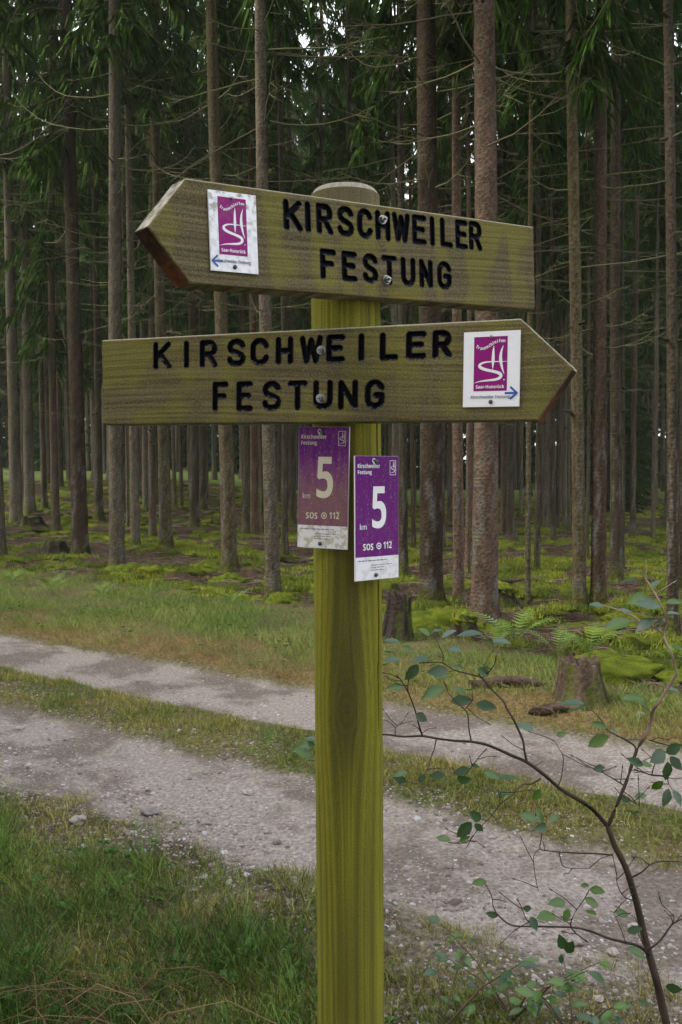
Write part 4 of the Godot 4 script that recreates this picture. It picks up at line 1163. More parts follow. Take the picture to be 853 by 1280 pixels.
# ------------------------------------------------------------------ the post
func build_post() -> void:
	var o := thing("wooden_post", "round greenish wooden signpost carrying both arrow boards beside the track", "post", Transform3D(Basis(), Vector3(0.0112, 0, -1.65)))
	var R := 0.0612
	var top := 2.146
	var sh := Shape.new()
	var sides := 220
	var ys := []
	var y := -0.3
	while y < top - 0.011:
		ys.append([y, 1.0]); y += 0.006 if y > 0.55 else 0.05
	ys.append([top - 0.0105, 1.0]); ys.append([top - 0.010, 0.995]); ys.append([top - 0.002, 0.90]); ys.append([top, 0.86]); ys.append([top + 0.0005, 0.5]); ys.append([top + 0.0005, 0.0])
	for row in ys:
		var yy: float = row[0]
		for q in sides:
			var a := TAU * q / sides          # 0 = right, PI/2 = towards the camera
			var warp := 0.0
			var kx := (a - 1.62) * R * 34.0
			var ky := (yy - 1.235) * 24.0
			var kd := sqrt(kx * kx * 1.3 + ky * ky * 0.6)
			warp = 0.5 * exp(-kd * 0.45) * signf(kx) * minf(absf(kx), 1.0)
			var gr := nb.get_noise_3d((a - warp) * 420.0, yy * 22.0, 3.0)
			var gr2 := nc.get_noise_3d((a - warp) * 1700.0, yy * 110.0, 9.0)
			var ring := 0.0
			if kd < 1.5: ring = (0.5 + 0.5 * sin(kd * 15.0)) * smoothstep(1.5, 0.3, kd)
			var r := R * (1.0 + 0.004 * gr + 0.0015 * gr2 - 0.006 * ring * smoothstep(1.6, 0.3, kd))
			# drying crack down the right side
			var crack_a := 0.50 + 0.02 * sin(yy * 7.0) + 0.012 * sin(yy * 31.0)
			var cd := absf(a - crack_a) * R
			var crack := smoothstep(0.0026, 0.0006, cd) * smoothstep(1.16, 1.26, yy) * smoothstep(1.86, 1.78, yy)
			r -= 0.010 * crack
			var blot := na.get_noise_3d(a * 60.0, yy * 170.0, 8.0)
			var algae := clampf(0.72 + 1.0 * blot, 0.0, 1.0)
			var wood := Color(0.120, 0.108, 0.026).lerp(Color(0.200, 0.180, 0.032), clampf(0.5 + 0.9 * gr + 0.5 * gr2, 0.0, 1.0))
			var film := Color(0.160, 0.152, 0.020).lerp(Color(0.275, 0.258, 0.030), clampf(0.5 + gr2 + gr, 0.0, 1.0))
			var c := wood.lerp(film, algae)
			# shade painted into the colour down the face, brownish and broken by noise
			var face_shade := smoothstep(0.55, 0.1, absf(a - 1.75 - 0.22 * blot)) * clampf(0.5 + 1.4 * na.get_noise_2d(a * 30.0, yy * 90.0), 0.0, 1.0)
			c = c.lerp(Color(0.075, 0.064, 0.020), face_shade * 0.75)
			c = c.lerp(Color(0.06, 0.052, 0.018), ring * 0.5)
			var check := smoothstep(0.30, 0.46, nb.get_noise_3d((a - warp) * 1300.0, yy * 30.0, 40.0))
			c = c.lerp(Color(0.05, 0.043, 0.014), check * 0.28)
			r -= 0.0008 * check
			c = c.lerp(Color(0.16, 0.135, 0.095), smoothstep(1.95, 2.12, yy + 0.06 * blot) * 0.75)
			c = c.lerp(Color(0.012, 0.010, 0.008), crack)
			if row[1] < 0.998: c = Color(0.33, 0.31, 0.245) * (1.0 + 0.5 * nc.get_noise_2d(a * 900.0, yy * 9000.0))
			c.a = 1.0
			r *= row[1]
			sh.vert(Vector3(cos(a) * r, yy, sin(a) * r), c)
	for k in ys.size() - 1:
		for q in sides:
			var a := k * sides + q
			var b := k * sides + (q + 1) % sides
			sh.face(a, a + sides, b); sh.face(b, a + sides, b + sides)
	sh.smooth()
	part("post", sh.mesh(M.wood), o)

# ------------------------------------------------------------------ plants
func grass_tuft(sd: int, blades: int, h: float, spread: float, w: float, bend: float) -> ArrayMesh:
	var g := RandomNumberGenerator.new()
	g.seed = sd
	var sh := Shape.new()
	for b in blades:
		var az := g.randf() * TAU
		var out := Vector3(cos(az), 0, sin(az))
		var base := Vector3(g.randf_range(-1, 1), 0, g.randf_range(-1, 1)) * spread * 0.6
		var hh := h * g.randf_range(0.45, 1.15)
		var lean := g.randf_range(0.15, 1.0) * bend
		var turn := g.randf() * TAU
		var wv := Vector3(cos(turn), 0, sin(turn)) * w * g.randf_range(0.6, 1.2)
		var p0 := base
		var p1 := base + Vector3(0, hh * 0.45, 0) + out * hh * lean * 0.22
		var p2 := base + Vector3(0, hh * 0.8, 0) + out * hh * lean * 0.6
		var p3 := base + Vector3(0, hh * (1.0 - 0.3 * lean), 0) + out * hh * lean * 1.05
		var sdv := g.randf_range(0.75, 1.2)
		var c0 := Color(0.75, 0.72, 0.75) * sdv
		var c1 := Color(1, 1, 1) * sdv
		if g.randf() < 0.12: c1 = Color(1.9, 1.35, 1.2); c0 = Color(1.6, 1.15, 1.0)
		c0.a = 1.0; c1.a = 1.0
		var nn := (wv.cross(Vector3.UP).normalized() + Vector3(0, 0.8, 0)).normalized()
		var k := sh.v.size()
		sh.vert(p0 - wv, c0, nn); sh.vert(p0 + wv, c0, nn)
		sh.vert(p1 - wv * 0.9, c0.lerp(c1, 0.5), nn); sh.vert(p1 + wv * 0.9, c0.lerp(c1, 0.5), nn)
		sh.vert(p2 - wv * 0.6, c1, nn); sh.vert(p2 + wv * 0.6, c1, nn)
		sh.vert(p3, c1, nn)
		for f in [[0, 2, 1], [1, 2, 3], [2, 4, 3], [3, 4, 5], [4, 6, 5]]:
			sh.face(k + f[0], k + f[1], k + f[2])
	return sh.mesh(M.grass)

func leaf_shape(width: float, droop: float, fold: float, col: Color) -> ArrayMesh:
	var sh := Shape.new()
	var ws := [0.0, 0.55, 0.88, 1.0, 0.93, 0.72, 0.40, 0.0]
	var n := ws.size() - 1
	for k in n + 1:
		var t := float(k) / n
		var x := t
		var y := -droop * t * t
		var w: float = ws[k] * width * 0.5
		var ser := 1.0 + (0.05 if k % 2 else -0.05)
		sh.vert(Vector3(x, y, 0), Color(col.r * 1.25, col.g * 1.2, col.b * 1.25))
		sh.vert(Vector3(x + 0.03, y + w * fold, w * ser), col * 0.95)
		sh.vert(Vector3(x + 0.03, y + w * fold, -w * ser), col * 1.05)
	for k in n:
		var a := k * 3
		sh.face(a, a + 3, a + 1); sh.face(a + 1, a + 3, a + 4)
		sh.face(a, a + 2, a + 3); sh.face(a + 2, a + 5, a + 3)
	for k in sh.c.size(): sh.c[k].a = 1.0
	sh.smooth()
	return sh.mesh(M.leaf)

func fern_frond(sd: int) -> ArrayMesh:
	var g := RandomNumberGenerator.new()
	g.seed = sd
	var sh := Shape.new()
	var path := []
	var p := Vector3.ZERO
	var pitch := g.randf_range(1.1, 1.35)
	for k in 15:
		path.append(p)
		p += Vector3(cos(pitch), sin(pitch), 0) / 14.0
		pitch -= g.randf_range(0.05, 0.11)
	sh.tube(path, 0.006, 0.0015, 4, Color(0.12, 0.15, 0.03), Color(0.12, 0.18, 0.03), false)
	for k in range(2, 15):
		var t := (k - 2) / 12.0
		var l := 0.21 * sin(PI * clampf(0.16 + 0.84 * (1.0 - t), 0.0, 1.0)) * (1.0 - 0.15 * t) * g.randf_range(0.9, 1.1)
		for s: float in [-1.0, 1.0]:
			var a: Vector3 = path[k]
			var fw: Vector3 = (path[mini(k + 1, 14)] - path[k - 1]).normalized()
			var dir := (Vector3(0, 0, s) + fw * 0.45 + Vector3(0, -0.12, 0)).normalized()
			var col := Color(0.085, 0.15, 0.03).lerp(Color(0.14, 0.21, 0.05), g.randf())
			for m in 5:
				var f0 := m / 5.0
				var q := a + dir * l * f0
				var ww := l * 0.16 * (1.0 - f0 * 0.8)
				for s2: float in [-1.0, 1.0]:
					sh.tri(q, q + dir * l * 0.23, q + dir * l * 0.14 + fw * ww * s2, col)
	sh.smooth()
	return sh.mesh(M.grass)

func lump(sd: int, rings: int, sides: int, rough: float, flat_k: float, c0: Color, c1: Color, freq := 1.6) -> Shape:
	var f := FastNoiseLite.new()
	f.seed = sd; f.frequency = freq; f.fractal_octaves = 3
	var sh := Shape.new()
	for r in rings + 1:
		var ph := PI * r / rings
		for s in sides:
			var th := TAU * s / sides
			var d := Vector3(sin(ph) * cos(th), cos(ph), sin(ph) * sin(th))
			var n1 := f.get_noise_3dv(d)
			var n2 := f.get_noise_3dv(d * 5.0 + Vector3(9, 0, 0))
			var rr := 1.0 + rough * n1 + rough * 0.25 * n2
			sh.vert(Vector3(d.x * rr, d.y * rr * flat_k, d.z * rr), c0.lerp(c1, clampf(0.5 + n2 * 1.3, 0.0, 1.0)))
	for r in rings:
		for s in sides:
			var a := r * sides + s
			var b := r * sides + (s + 1) % sides
			sh.face(a, b, a + sides); sh.face(b, b + sides, a + sides)
	sh.smooth()
	return sh

func stump(called: String, label: String, x: float, z: float, r: float, h: float, lean: float, moss_top: float, sd: float, tone: Color) -> void:
	var o := thing(called, label, "stump", Transform3D(Basis(), Vector3(x, ground_y(x, z) - 0.05, z)))
	var sh := Shape.new()
	var sides := 40
	var rows := 26
	for k in rows + 1:
		var t := float(k) / rows
		for s in sides:
			var a := TAU * s / sides
			var jag := 0.93 + 0.09 * nb.get_noise_2d(cos(a) * 420.0 + sd * 40.0, sin(a) * 420.0) + 0.12 * nb.get_noise_2d(cos(a) * 110.0 + sd * 20.0, sin(a) * 110.0)
			var y := t * h * clampf(jag, 0.5, 1.15)
			var n1 := nb.get_noise_3d(cos(a) * 260.0 + sd * 50.0, y * 60.0, sin(a) * 260.0)
			var lobe := maxf(0.0, cos(2.5 * a + sd))
			var rr := r * (1.0 - 0.18 * t + 1.2 * exp(-y / (h * 0.30)) * (0.30 + 0.65 * lobe) + 0.11 * n1)
			var c := tone * (1.0 + 1.1 * n1)
			c = c.lerp(Color(0.10, 0.13, 0.02), smoothstep(-0.02, 0.25, na.get_noise_3d(cos(a) * 110.0, y * 300.0, sin(a) * 110.0 + sd * 90.0) + 0.25 * smoothstep(0.15, 0.0, y)) * 0.75)
			c.a = 1.0
			sh.vert(Vector3(cos(a) * rr + lean * y, y, sin(a) * rr), c)
	var m := sh.vert(Vector3(lean * h * 0.7, h * 0.72, 0), tone * 0.5)
	for k in rows:
		for s in sides:
			var a := k * sides + s
			var b := k * sides + (s + 1) % sides
			sh.face(a, a + sides, b); sh.face(b, a + sides, b + sides)
	for s in sides:
		sh.face(rows * sides + s, m, rows * sides + (s + 1) % sides)
	sh.smooth()
	part("wood", sh.mesh(M.bark), o)
	if moss_top > 0.0:
		part("moss_cap", lump(int(sd * 10.0), 14, 24, 0.5, 0.45, Color(0.12, 0.16, 0.015), Color(0.30, 0.34, 0.035)).mesh(M.moss), o, Transform3D(Basis.from_scale(Vector3(r * moss_top, r * moss_top * 1.3, r * moss_top * 0.9)), Vector3(lean * h, h * 0.80, 0)))

func pick(density: Callable, count: int, x0: float, x1: float, z0: float, z1: float, s0: float, s1: float, sink := 0.01, tilt := 0.0, tint: Variant = null, tries := 8) -> Array:
	var places := []
	var tints := []
	var k := 0
	while places.size() < count and k < count * tries:
		k += 1
		var z := lerpf(z0, z1, rng.randf())
		var x := lerpf(x0, x1, rng.randf())
		if absf(x) > 2.2 + 0.55 * absf(z): continue
		var d: float = density.call(x, z)
		if rng.randf() > d: continue
		var s := lerpf(s0, s1, rng.randf()) * lerpf(0.7, 1.0, d)
		places.append(spun(Vector3(x, ground_y(x, z) - sink * s, z), rng.randf() * TAU, s, tilt * rng.randf(), rng.randf() * TAU))
		tints.append(tint.call(x, z) if tint != null else Color.WHITE)
	return [places, tints]

func mix_tint(a: Color, b: Color, freq: float) -> Callable:
	return func(x: float, z: float) -> Color:
		var c := a.lerp(b, clampf(0.5 + 0.9 * nb.get_noise_2d(x * freq, z * freq) + rng.randf_range(-0.3, 0.3), 0.0, 1.0)) * rng.randf_range(0.8, 1.2)
		c.a = 1.0
		return c

# ------------------------------------------------------------------ scene
func _ready() -> void:
	# camera, sky, light, exposure
	var cam := Camera3D.new()
	cam.name = "camera"
	add_child(cam)
	cam.position = Vector3(0, 1.65, 0)
	cam.rotation = Vector3(-atan(50.0 / 1150.0), 0, deg_to_rad(-0.45))
	cam.fov = rad_to_deg(2.0 * atan(640.0 / 1150.0))
	cam.near = 0.05
	cam.far = 3000.0
	cam.current = true
	var env := Environment.new()
	env.background_mode = Environment.BG_SKY
	var sky := Sky.new()
	var sm := ProceduralSkyMaterial.new()
	sm.sky_top_color = Color(0.84, 0.86, 0.89)
	sm.sky_horizon_color = Color(0.88, 0.885, 0.90)
	sm.sky_curve = 0.2
	sm.ground_bottom_color = Color(0.16, 0.17, 0.13)
	sm.ground_horizon_color = Color(0.5, 0.52, 0.5)
	sm.sun_angle_max = 0.0
	sky.sky_material = sm
	env.sky = sky
	env.tonemap_mode = Environment.TONE_MAPPER_LINEAR
	env.tonemap_exposure = 4.0
	env.sdfgi_enabled = true
	env.ssao_enabled = true
	env.ssil_enabled = true
	env.fog_enabled = FOG > 0.0
	env.fog_density = FOG
	env.fog_light_color = Color(0.80, 0.84, 0.74)
	var we := WorldEnvironment.new()
	we.name = "world"
	we.environment = env
	add_child(we)
	var sun := DirectionalLight3D.new()
	sun.name = "overcast_daylight"
	sun.light_energy = 0.5
	sun.light_angular_distance = 18.0
	sun.light_color = Color(1.0, 0.97, 0.91)
	sun.shadow_enabled = true
	sun.rotation_degrees = Vector3(-46, -81, 0)
	add_child(sun)

	rng.seed = 11
	na.seed = 3; na.frequency = 0.01; na.fractal_octaves = 3
	nb.seed = 17; nb.frequency = 0.01; nb.fractal_octaves = 2
	nc.seed = 29; nc.frequency = 0.01; nc.fractal_octaves = 3
	font_bold.font_names = PackedStringArray(["Droid Sans"]); font_bold.font_weight = 700
	font_plain.font_names = PackedStringArray(["Droid Sans"])
	make_materials()
	build_ground()
	build_forest()
	close_forest_edge()
	build_post()
	build_signs()
	build_floor_things()
	build_ground_cover()
	build_sapling()

func make_materials() -> void:
	M.soil = mat("soil", 0.95, noise_tex(0.02, FastNoiseLite.TYPE_SIMPLEX, Color(0.55, 0.55, 0.55), Color(1, 1, 1), 4), noise_tex(0.03, FastNoiseLite.TYPE_SIMPLEX, Color.BLACK, Color.WHITE, 6), 1.9, 2.0, true)
	M.gravel = mat("gravel", 0.92, noise_tex(0.03, FastNoiseLite.TYPE_CELLULAR, Color(0.62, 0.60, 0.60), Color(1.0, 1.0, 1.0), 5, 1024), noise_tex(0.045, FastNoiseLite.TYPE_CELLULAR, Color.BLACK, Color.WHITE, 8, 1024), 1.3, 0.8, true)
	M.bark = mat("bark", 0.93, noise_tex(0.035, FastNoiseLite.TYPE_CELLULAR, Color(0.5, 0.48, 0.48), Color(1.0, 1.0, 1.0), 12), noise_tex(0.035, FastNoiseLite.TYPE_CELLULAR, Color.BLACK, Color.WHITE, 12), 1.6, 1.2)
	M.needles = mat("needles", 0.75)
	M.needles.backlight_enabled = true
	M.needles.backlight = Color(0.6, 0.7, 0.35)
	M.twig = mat("twig", 0.9)
	M.grass = mat("grass_blade", 0.6)
	M.grass.backlight_enabled = true
	M.grass.backlight = Color(0.5, 0.55, 0.3)
	M.leaf = mat("leaf", 0.38)
	M.leaf.backlight_enabled = true
	M.leaf.backlight = Color(0.6, 0.8, 0.25)
	M.stem = mat("stem_bark", 0.7)
	M.moss = mat("moss", 1.0, noise_tex(0.05, FastNoiseLite.TYPE_SIMPLEX, Color(0.5, 0.5, 0.45), Color(1, 1, 1), 31), noise_tex(0.06, FastNoiseLite.TYPE_SIMPLEX, Color.BLACK, Color.WHITE, 32), 3.0, 1.5, true)
	M.wood = mat("weathered_wood", 0.85, noise_tex(0.06, FastNoiseLite.TYPE_SIMPLEX, Color(0.72, 0.72, 0.72), Color(1, 1, 1), 21), noise_tex(0.09, FastNoiseLite.TYPE_SIMPLEX, Color.BLACK, Color.WHITE, 22), 9.0, 0.04)
	M.paint = mat("black_paint", 0.65)
	M.paint.metallic_specular = 0.22
	M.enamel = mat("enamel", 0.5)
	M.enamel.metallic_specular = 0.3
	for k in ["soil", "gravel", "bark", "needles", "twig", "grass", "moss", "wood", "stem"]:
		M[k].metallic_specular = 0.22
	M.white_print = flat("white_print", Color(0.74, 0.72, 0.76))
	M.cream_print = flat("cream_print", Color(0.50, 0.44, 0.34), 0.6)
	M.grey_print = flat("grey_print", Color(0.13, 0.11, 0.16))
	M.blue_print = flat("blue_print", Color(0.012, 0.06, 0.30))
	M.steel = flat("steel", Color(0.22, 0.215, 0.21), 0.32, 0.85)
	M.dark_screw = flat("dark_screw", Color(0.06, 0.06, 0.065), 0.35, 0.8)
	M.stone = mat("stone", 0.9, noise_tex(0.04, FastNoiseLite.TYPE_SIMPLEX, Color(0.65, 0.64, 0.64), Color(1, 1, 1), 41), null, 6.0)

func build_forest() -> void:
	for k in 4:
		crowns.append(crown(12.0, 1.7, 84, 100 + k, 32.0, 0.040, 0.32, Color(0.080, 0.148, 0.042)))
	far_crown = crown(14.0, 2.0, 84, 140, 12.0, 0.11, 0.5, Color(0.078, 0.142, 0.045))
	for k in 8:
		branches.append(bare_branch(200 + k, 1.4 + 0.12 * k).mesh(M.twig))
	for t in TREES:
		var d: float = -t[1]
		plant_tree(t[0], t[1], t[2], t[3], t[4], "", true, clampf(rng.randf_range(7.0, 10.0) - 0.05 * d + (1.5 if t[2] > 0.2 else -0.5), 5.0, 11.0))
	# the stand goes on behind
	var taken := []
	for t in TREES: taken.append(Vector2(t[0], t[1]))
	var made := 0
	var guard := 0
	while made < 85 and guard < 6000:
		guard += 1
		var z := -rng.randf_range(21.0, 45.0)
		var x := rng.randf_range(-1.0, 1.0) * (2.5 + 0.42 * -z)
		if x > -0.02 * z * 0.0 + 0.75 and x < 2.6 and z < -24.0 and rng.randf() < 0.8: continue
		var ok := true
		for q in taken:
			if q.distance_to(Vector2(x, z)) < 1.7: ok = false; break
		if not ok: continue
		taken.append(Vector2(x, z))
		made += 1
		plant_tree(x, z, rng.randf_range(0.12, 0.27), rng.randf_range(-0.008, 0.008), "slender brown spruce trunk deep in the stand behind the nearer trees", "spruces deep in the stand", true, rng.randf_range(3.6, 7.5))
	# young spruces with branches to the ground along the far clearing, right side
	for k in 9:
		var z := -30.0 - 1.9 * k + rng.randf_range(-1.0, 1.0)
		var x := 8.2 + k * 0.75 + rng.randf_range(-0.8, 0.8)
		var o := thing("young_spruce", "young spruce with green branches to the ground far back on the right", "tree", spun(Vector3(x, ground_y(x, z) - 0.1, z), rng.randf() * TAU, 1.0), "young spruces at the far right")
		part("trunk", trunk(6.0, 0.12, 8, 0.4, rng.randf(), Color(0.08, 0.06, 0.05), 0.3).mesh(M.bark), o)
		part("crown", crowns[k % 4], o, Transform3D(Basis.from_scale(Vector3(0.85, 0.55, 0.85)), Vector3(0, 0.35, 0)))
	# the wood beyond the clearing and to both sides, out of counting
	var am := ArrayMesh.new()
	trunk(22.0, 0.3, 7, 1.4, 2.0, Color(0.105, 0.082, 0.066), 0.4).add_to(am, M.bark)
	var places := []
	var tints := []
	var c := 0
	while c < 230:
		var z := -rng.randf_range(6.0, 125.0)
		var x := rng.randf_range(-75.0, 75.0)
		var in_view := absf(x) < 3.5 + 0.42 * -z
		if track_q(x, z) < 9.5: continue
		if in_view and z > -62.0: continue
		if not in_view and z < -60.0 and absf(x) < 60.0 and rng.randf() < 0.4: continue
		var h := rng.randf_range(0.8, 1.2)
		places.append(Transform3D(Basis(Vector3.UP, rng.randf() * TAU).scaled(Vector3(1, h, 1)), Vector3(x, macro(x, z) - 0.1, z)))
		tints.append(Color.WHITE)
		c += 1
	while c < 610:
		var z := -rng.randf_range(46.0, 125.0)
		var x := rng.randf_range(-1.0, 1.0) * (3.5 + 0.42 * -z)
		var lane := x / -z
		if z > -64.0 and ((lane > 0.10 and lane < 0.19) or (lane > -0.21 and lane < -0.14) or lane < -0.30): continue
		places.append(Transform3D(Basis(Vector3.UP, rng.randf() * TAU).scaled(Vector3(1, rng.randf_range(0.85, 1.3), 1)), Vector3(x, macro(x, z) - 0.1, z)))
		tints.append(Color.WHITE)
		c += 1
	while c < 655:
		var z := -rng.randf_range(64.0, 110.0)
		var x := rng.randf_range(-0.13, 0.05) * -z
		places.append(Transform3D(Basis(Vector3.UP, rng.randf() * TAU).scaled(Vector3(1.2, rng.randf_range(1.15, 1.55), 1.2)), Vector3(x, macro(x, z) - 0.1, z)))
		tints.append(Color.WHITE)
		c += 1
	# the same stand on the near side of the track, behind the viewer
	while c < 785:
		var x := rng.randf_range(-32.0, 32.0)
		var z := rng.randf_range(-22.0, 32.0)
		var q := track_q(x, z)
		if q > -3.5 or q < -20.0: continue
		if absf(x) < 2.5 + 0.5 * -z: continue
		places.append(Transform3D(Basis(Vector3.UP, rng.randf() * TAU).scaled(Vector3(1, rng.randf_range(0.8, 1.15), 1)), Vector3(x, macro(x, z) - 0.1, z)))
		tints.append(Color.WHITE)
		c += 1
	var cm := ArrayMesh.new()
	for s in far_crown.get_surface_count():
		var arr := far_crown.surface_get_arrays(s)
		var vv: PackedVector3Array = arr[Mesh.ARRAY_VERTEX]
		for q in vv.size(): vv[q] += Vector3(0, 8.5, 0)
		arr[Mesh.ARRAY_VERTEX] = vv
		am.add_surface_from_arrays(Mesh.PRIMITIVE_TRIANGLES, arr)
		am.surface_set_material(am.get_surface_count() - 1, far_crown.surface_get_material(s))
	scatter("distant_wood", am, places, tints, "dense dark spruce wood beyond the clearing and on both sides", "forest")

func close_forest_edge() -> void:
	var am := ArrayMesh.new()
	for s in far_crown.get_surface_count():
		var arr := far_crown.surface_get_arrays(s)
		var vv: PackedVector3Array = arr[Mesh.ARRAY_VERTEX]
		for q in vv.size(): vv[q] = Vector3(vv[q].x * 1.15, vv[q].y * 0.95 + 0.1, vv[q].z * 1.15)
		arr[Mesh.ARRAY_VERTEX] = vv
		am.add_surface_from_arrays(Mesh.PRIMITIVE_TRIANGLES, arr)
		am.surface_set_material(am.get_surface_count() - 1, far_crown.surface_get_material(s))
	var places := []
	var tints := []
	for k in 150:
		var z := -rng.randf_range(63.0, 84.0)
		var x := (k + rng.randf()) / 150.0 * 110.0 - 55.0
		var h := rng.randf_range(0.7, 1.6)
		places.append(Transform3D(Basis(Vector3.UP, rng.randf() * TAU).scaled(Vector3(h, h, h)), Vector3(x, macro(x, z) - 0.2, z)))
		tints.append(Color.WHITE)
	scatter("forest_edge", am, places, tints, "dark green forest edge of spruces with low branches beyond the clearing", "forest")

func build_signs() -> void:
	var up := Transform3D(Basis.from_euler(Vector3(0, 0.5491, 0)) * Basis(Vector3(0, 0, 1), 0.0279), Vector3(-0.2264, 2.0149, -1.4039))
	var low := Transform3D(Basis.from_euler(Vector3(0, -0.3908, 0)) * Basis(Vector3(0, 0, 1), -0.0191), Vector3(-0.4438, 1.82, -1.7219))
	var lu := []
	for l in [["K", 0.164, 0.034], ["I", 0.2036, 0.0098], ["R", 0.2246, 0.0315], ["S", 0.2643, 0.0325], ["C", 0.3035, 0.031], ["H", 0.3406, 0.0295], ["W", 0.3752, 0.037], ["E", 0.4175, 0.030], ["I", 0.4557, 0.0098], ["L", 0.4787, 0.0275], ["E", 0.513, 0.0275], ["R", 0.5443, 0.030]]:
		var f: float = (l[1] - 0.164) / 0.4
		lu.append([l[0], l[1], l[2], 0.0182 + 0.0026 * f, 0.0668 + 0.0056 * f])
	for l in [["F", 0.2292, 0.030], ["E", 0.2707, 0.0295], ["S", 0.3119, 0.031], ["T", 0.3509, 0.031], ["U", 0.391, 0.030], ["N", 0.4304, 0.0285], ["G", 0.4691, 0.0325]]:
		lu.append([l[0], l[1], l[2], -0.0545, -0.0052])
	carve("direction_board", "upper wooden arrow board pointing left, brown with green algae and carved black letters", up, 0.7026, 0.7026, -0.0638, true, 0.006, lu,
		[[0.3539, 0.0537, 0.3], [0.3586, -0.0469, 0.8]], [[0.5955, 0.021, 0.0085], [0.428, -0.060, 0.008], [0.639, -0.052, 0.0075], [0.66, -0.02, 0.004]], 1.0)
	var ll := []
	for l in [["K", 0.1139, 0.0373], ["I", 0.178, 0.0098], ["R", 0.2109, 0.0357], ["S", 0.2658, 0.0365], ["C", 0.3116, 0.036], ["H", 0.3609, 0.032], ["W", 0.4062, 0.0415], ["E", 0.4548, 0.033], ["I", 0.5125, 0.0098], ["L", 0.5501, 0.031], ["E", 0.5953, 0.033], ["R", 0.6396, 0.0316]]:
		var f: float = (l[1] - 0.1139) / 0.55
		ll.append([l[0], l[1], l[2], 0.0204 + 0.0018 * f, 0.0692 - 0.0035 * f])
	for l in [["F", 0.2372, 0.031], ["E", 0.2852, 0.031], ["S", 0.3353, 0.036], ["T", 0.3843, 0.036], ["U", 0.432, 0.0345], ["N", 0.4773, 0.0345], ["G", 0.5244, 0.035]]:
		var f: float = (l[1] - 0.2372) / 0.32
		ll.append([l[0], l[1], l[2], -0.0570 + 0.0005 * f, -0.0055 - 0.004 * f])
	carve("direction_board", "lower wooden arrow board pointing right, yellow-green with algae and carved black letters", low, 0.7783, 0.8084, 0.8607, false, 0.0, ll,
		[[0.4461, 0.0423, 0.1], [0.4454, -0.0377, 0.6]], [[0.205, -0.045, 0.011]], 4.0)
	var shift := func(base: Transform3D, u: float, v: float, turn: float) -> Transform3D:
		return base * Transform3D(Basis(Vector3(0, 0, 1), turn), Vector3(u, v, 0.0028))
	trail_marker("dirty white trail plate with left arrow on the upper arrow board", shift.call(up, 0.0731, 0.0042, 0.0), 0.081, 0.1218, true, 1.0)
	trail_marker("clean white trail plate with right arrow on the lower arrow board", shift.call(low, 0.7360, 0.0020, 0.0), 0.0892, 0.117, false, 0.06)
	var p1 := Transform3D(Basis.from_euler(Vector3(0, -0.4218, 0)) * Basis(Vector3(0, 0, 1), -0.026), Vector3(-0.0747, 1.6241, -1.6131))
	var p2 := Transform3D(Basis.from_euler(Vector3(0, 0.6696, 0)) * Basis(Vector3(0, 0, 1), -0.0042), Vector3(0.0238, 1.5709, -1.5503))
	distance_plate("faded brownish purple plate with number five, left one under the boards", p1 * Transform3D(Basis(), Vector3(0.04815, 0, 0)), 0.0963, 0.2105, 0.95)
	distance_plate("bright purple plate with number five, right and lower one on the post", p2 * Transform3D(Basis(), Vector3(0.0489, 0, 0)), 0.0978, 0.2125, 0.1)

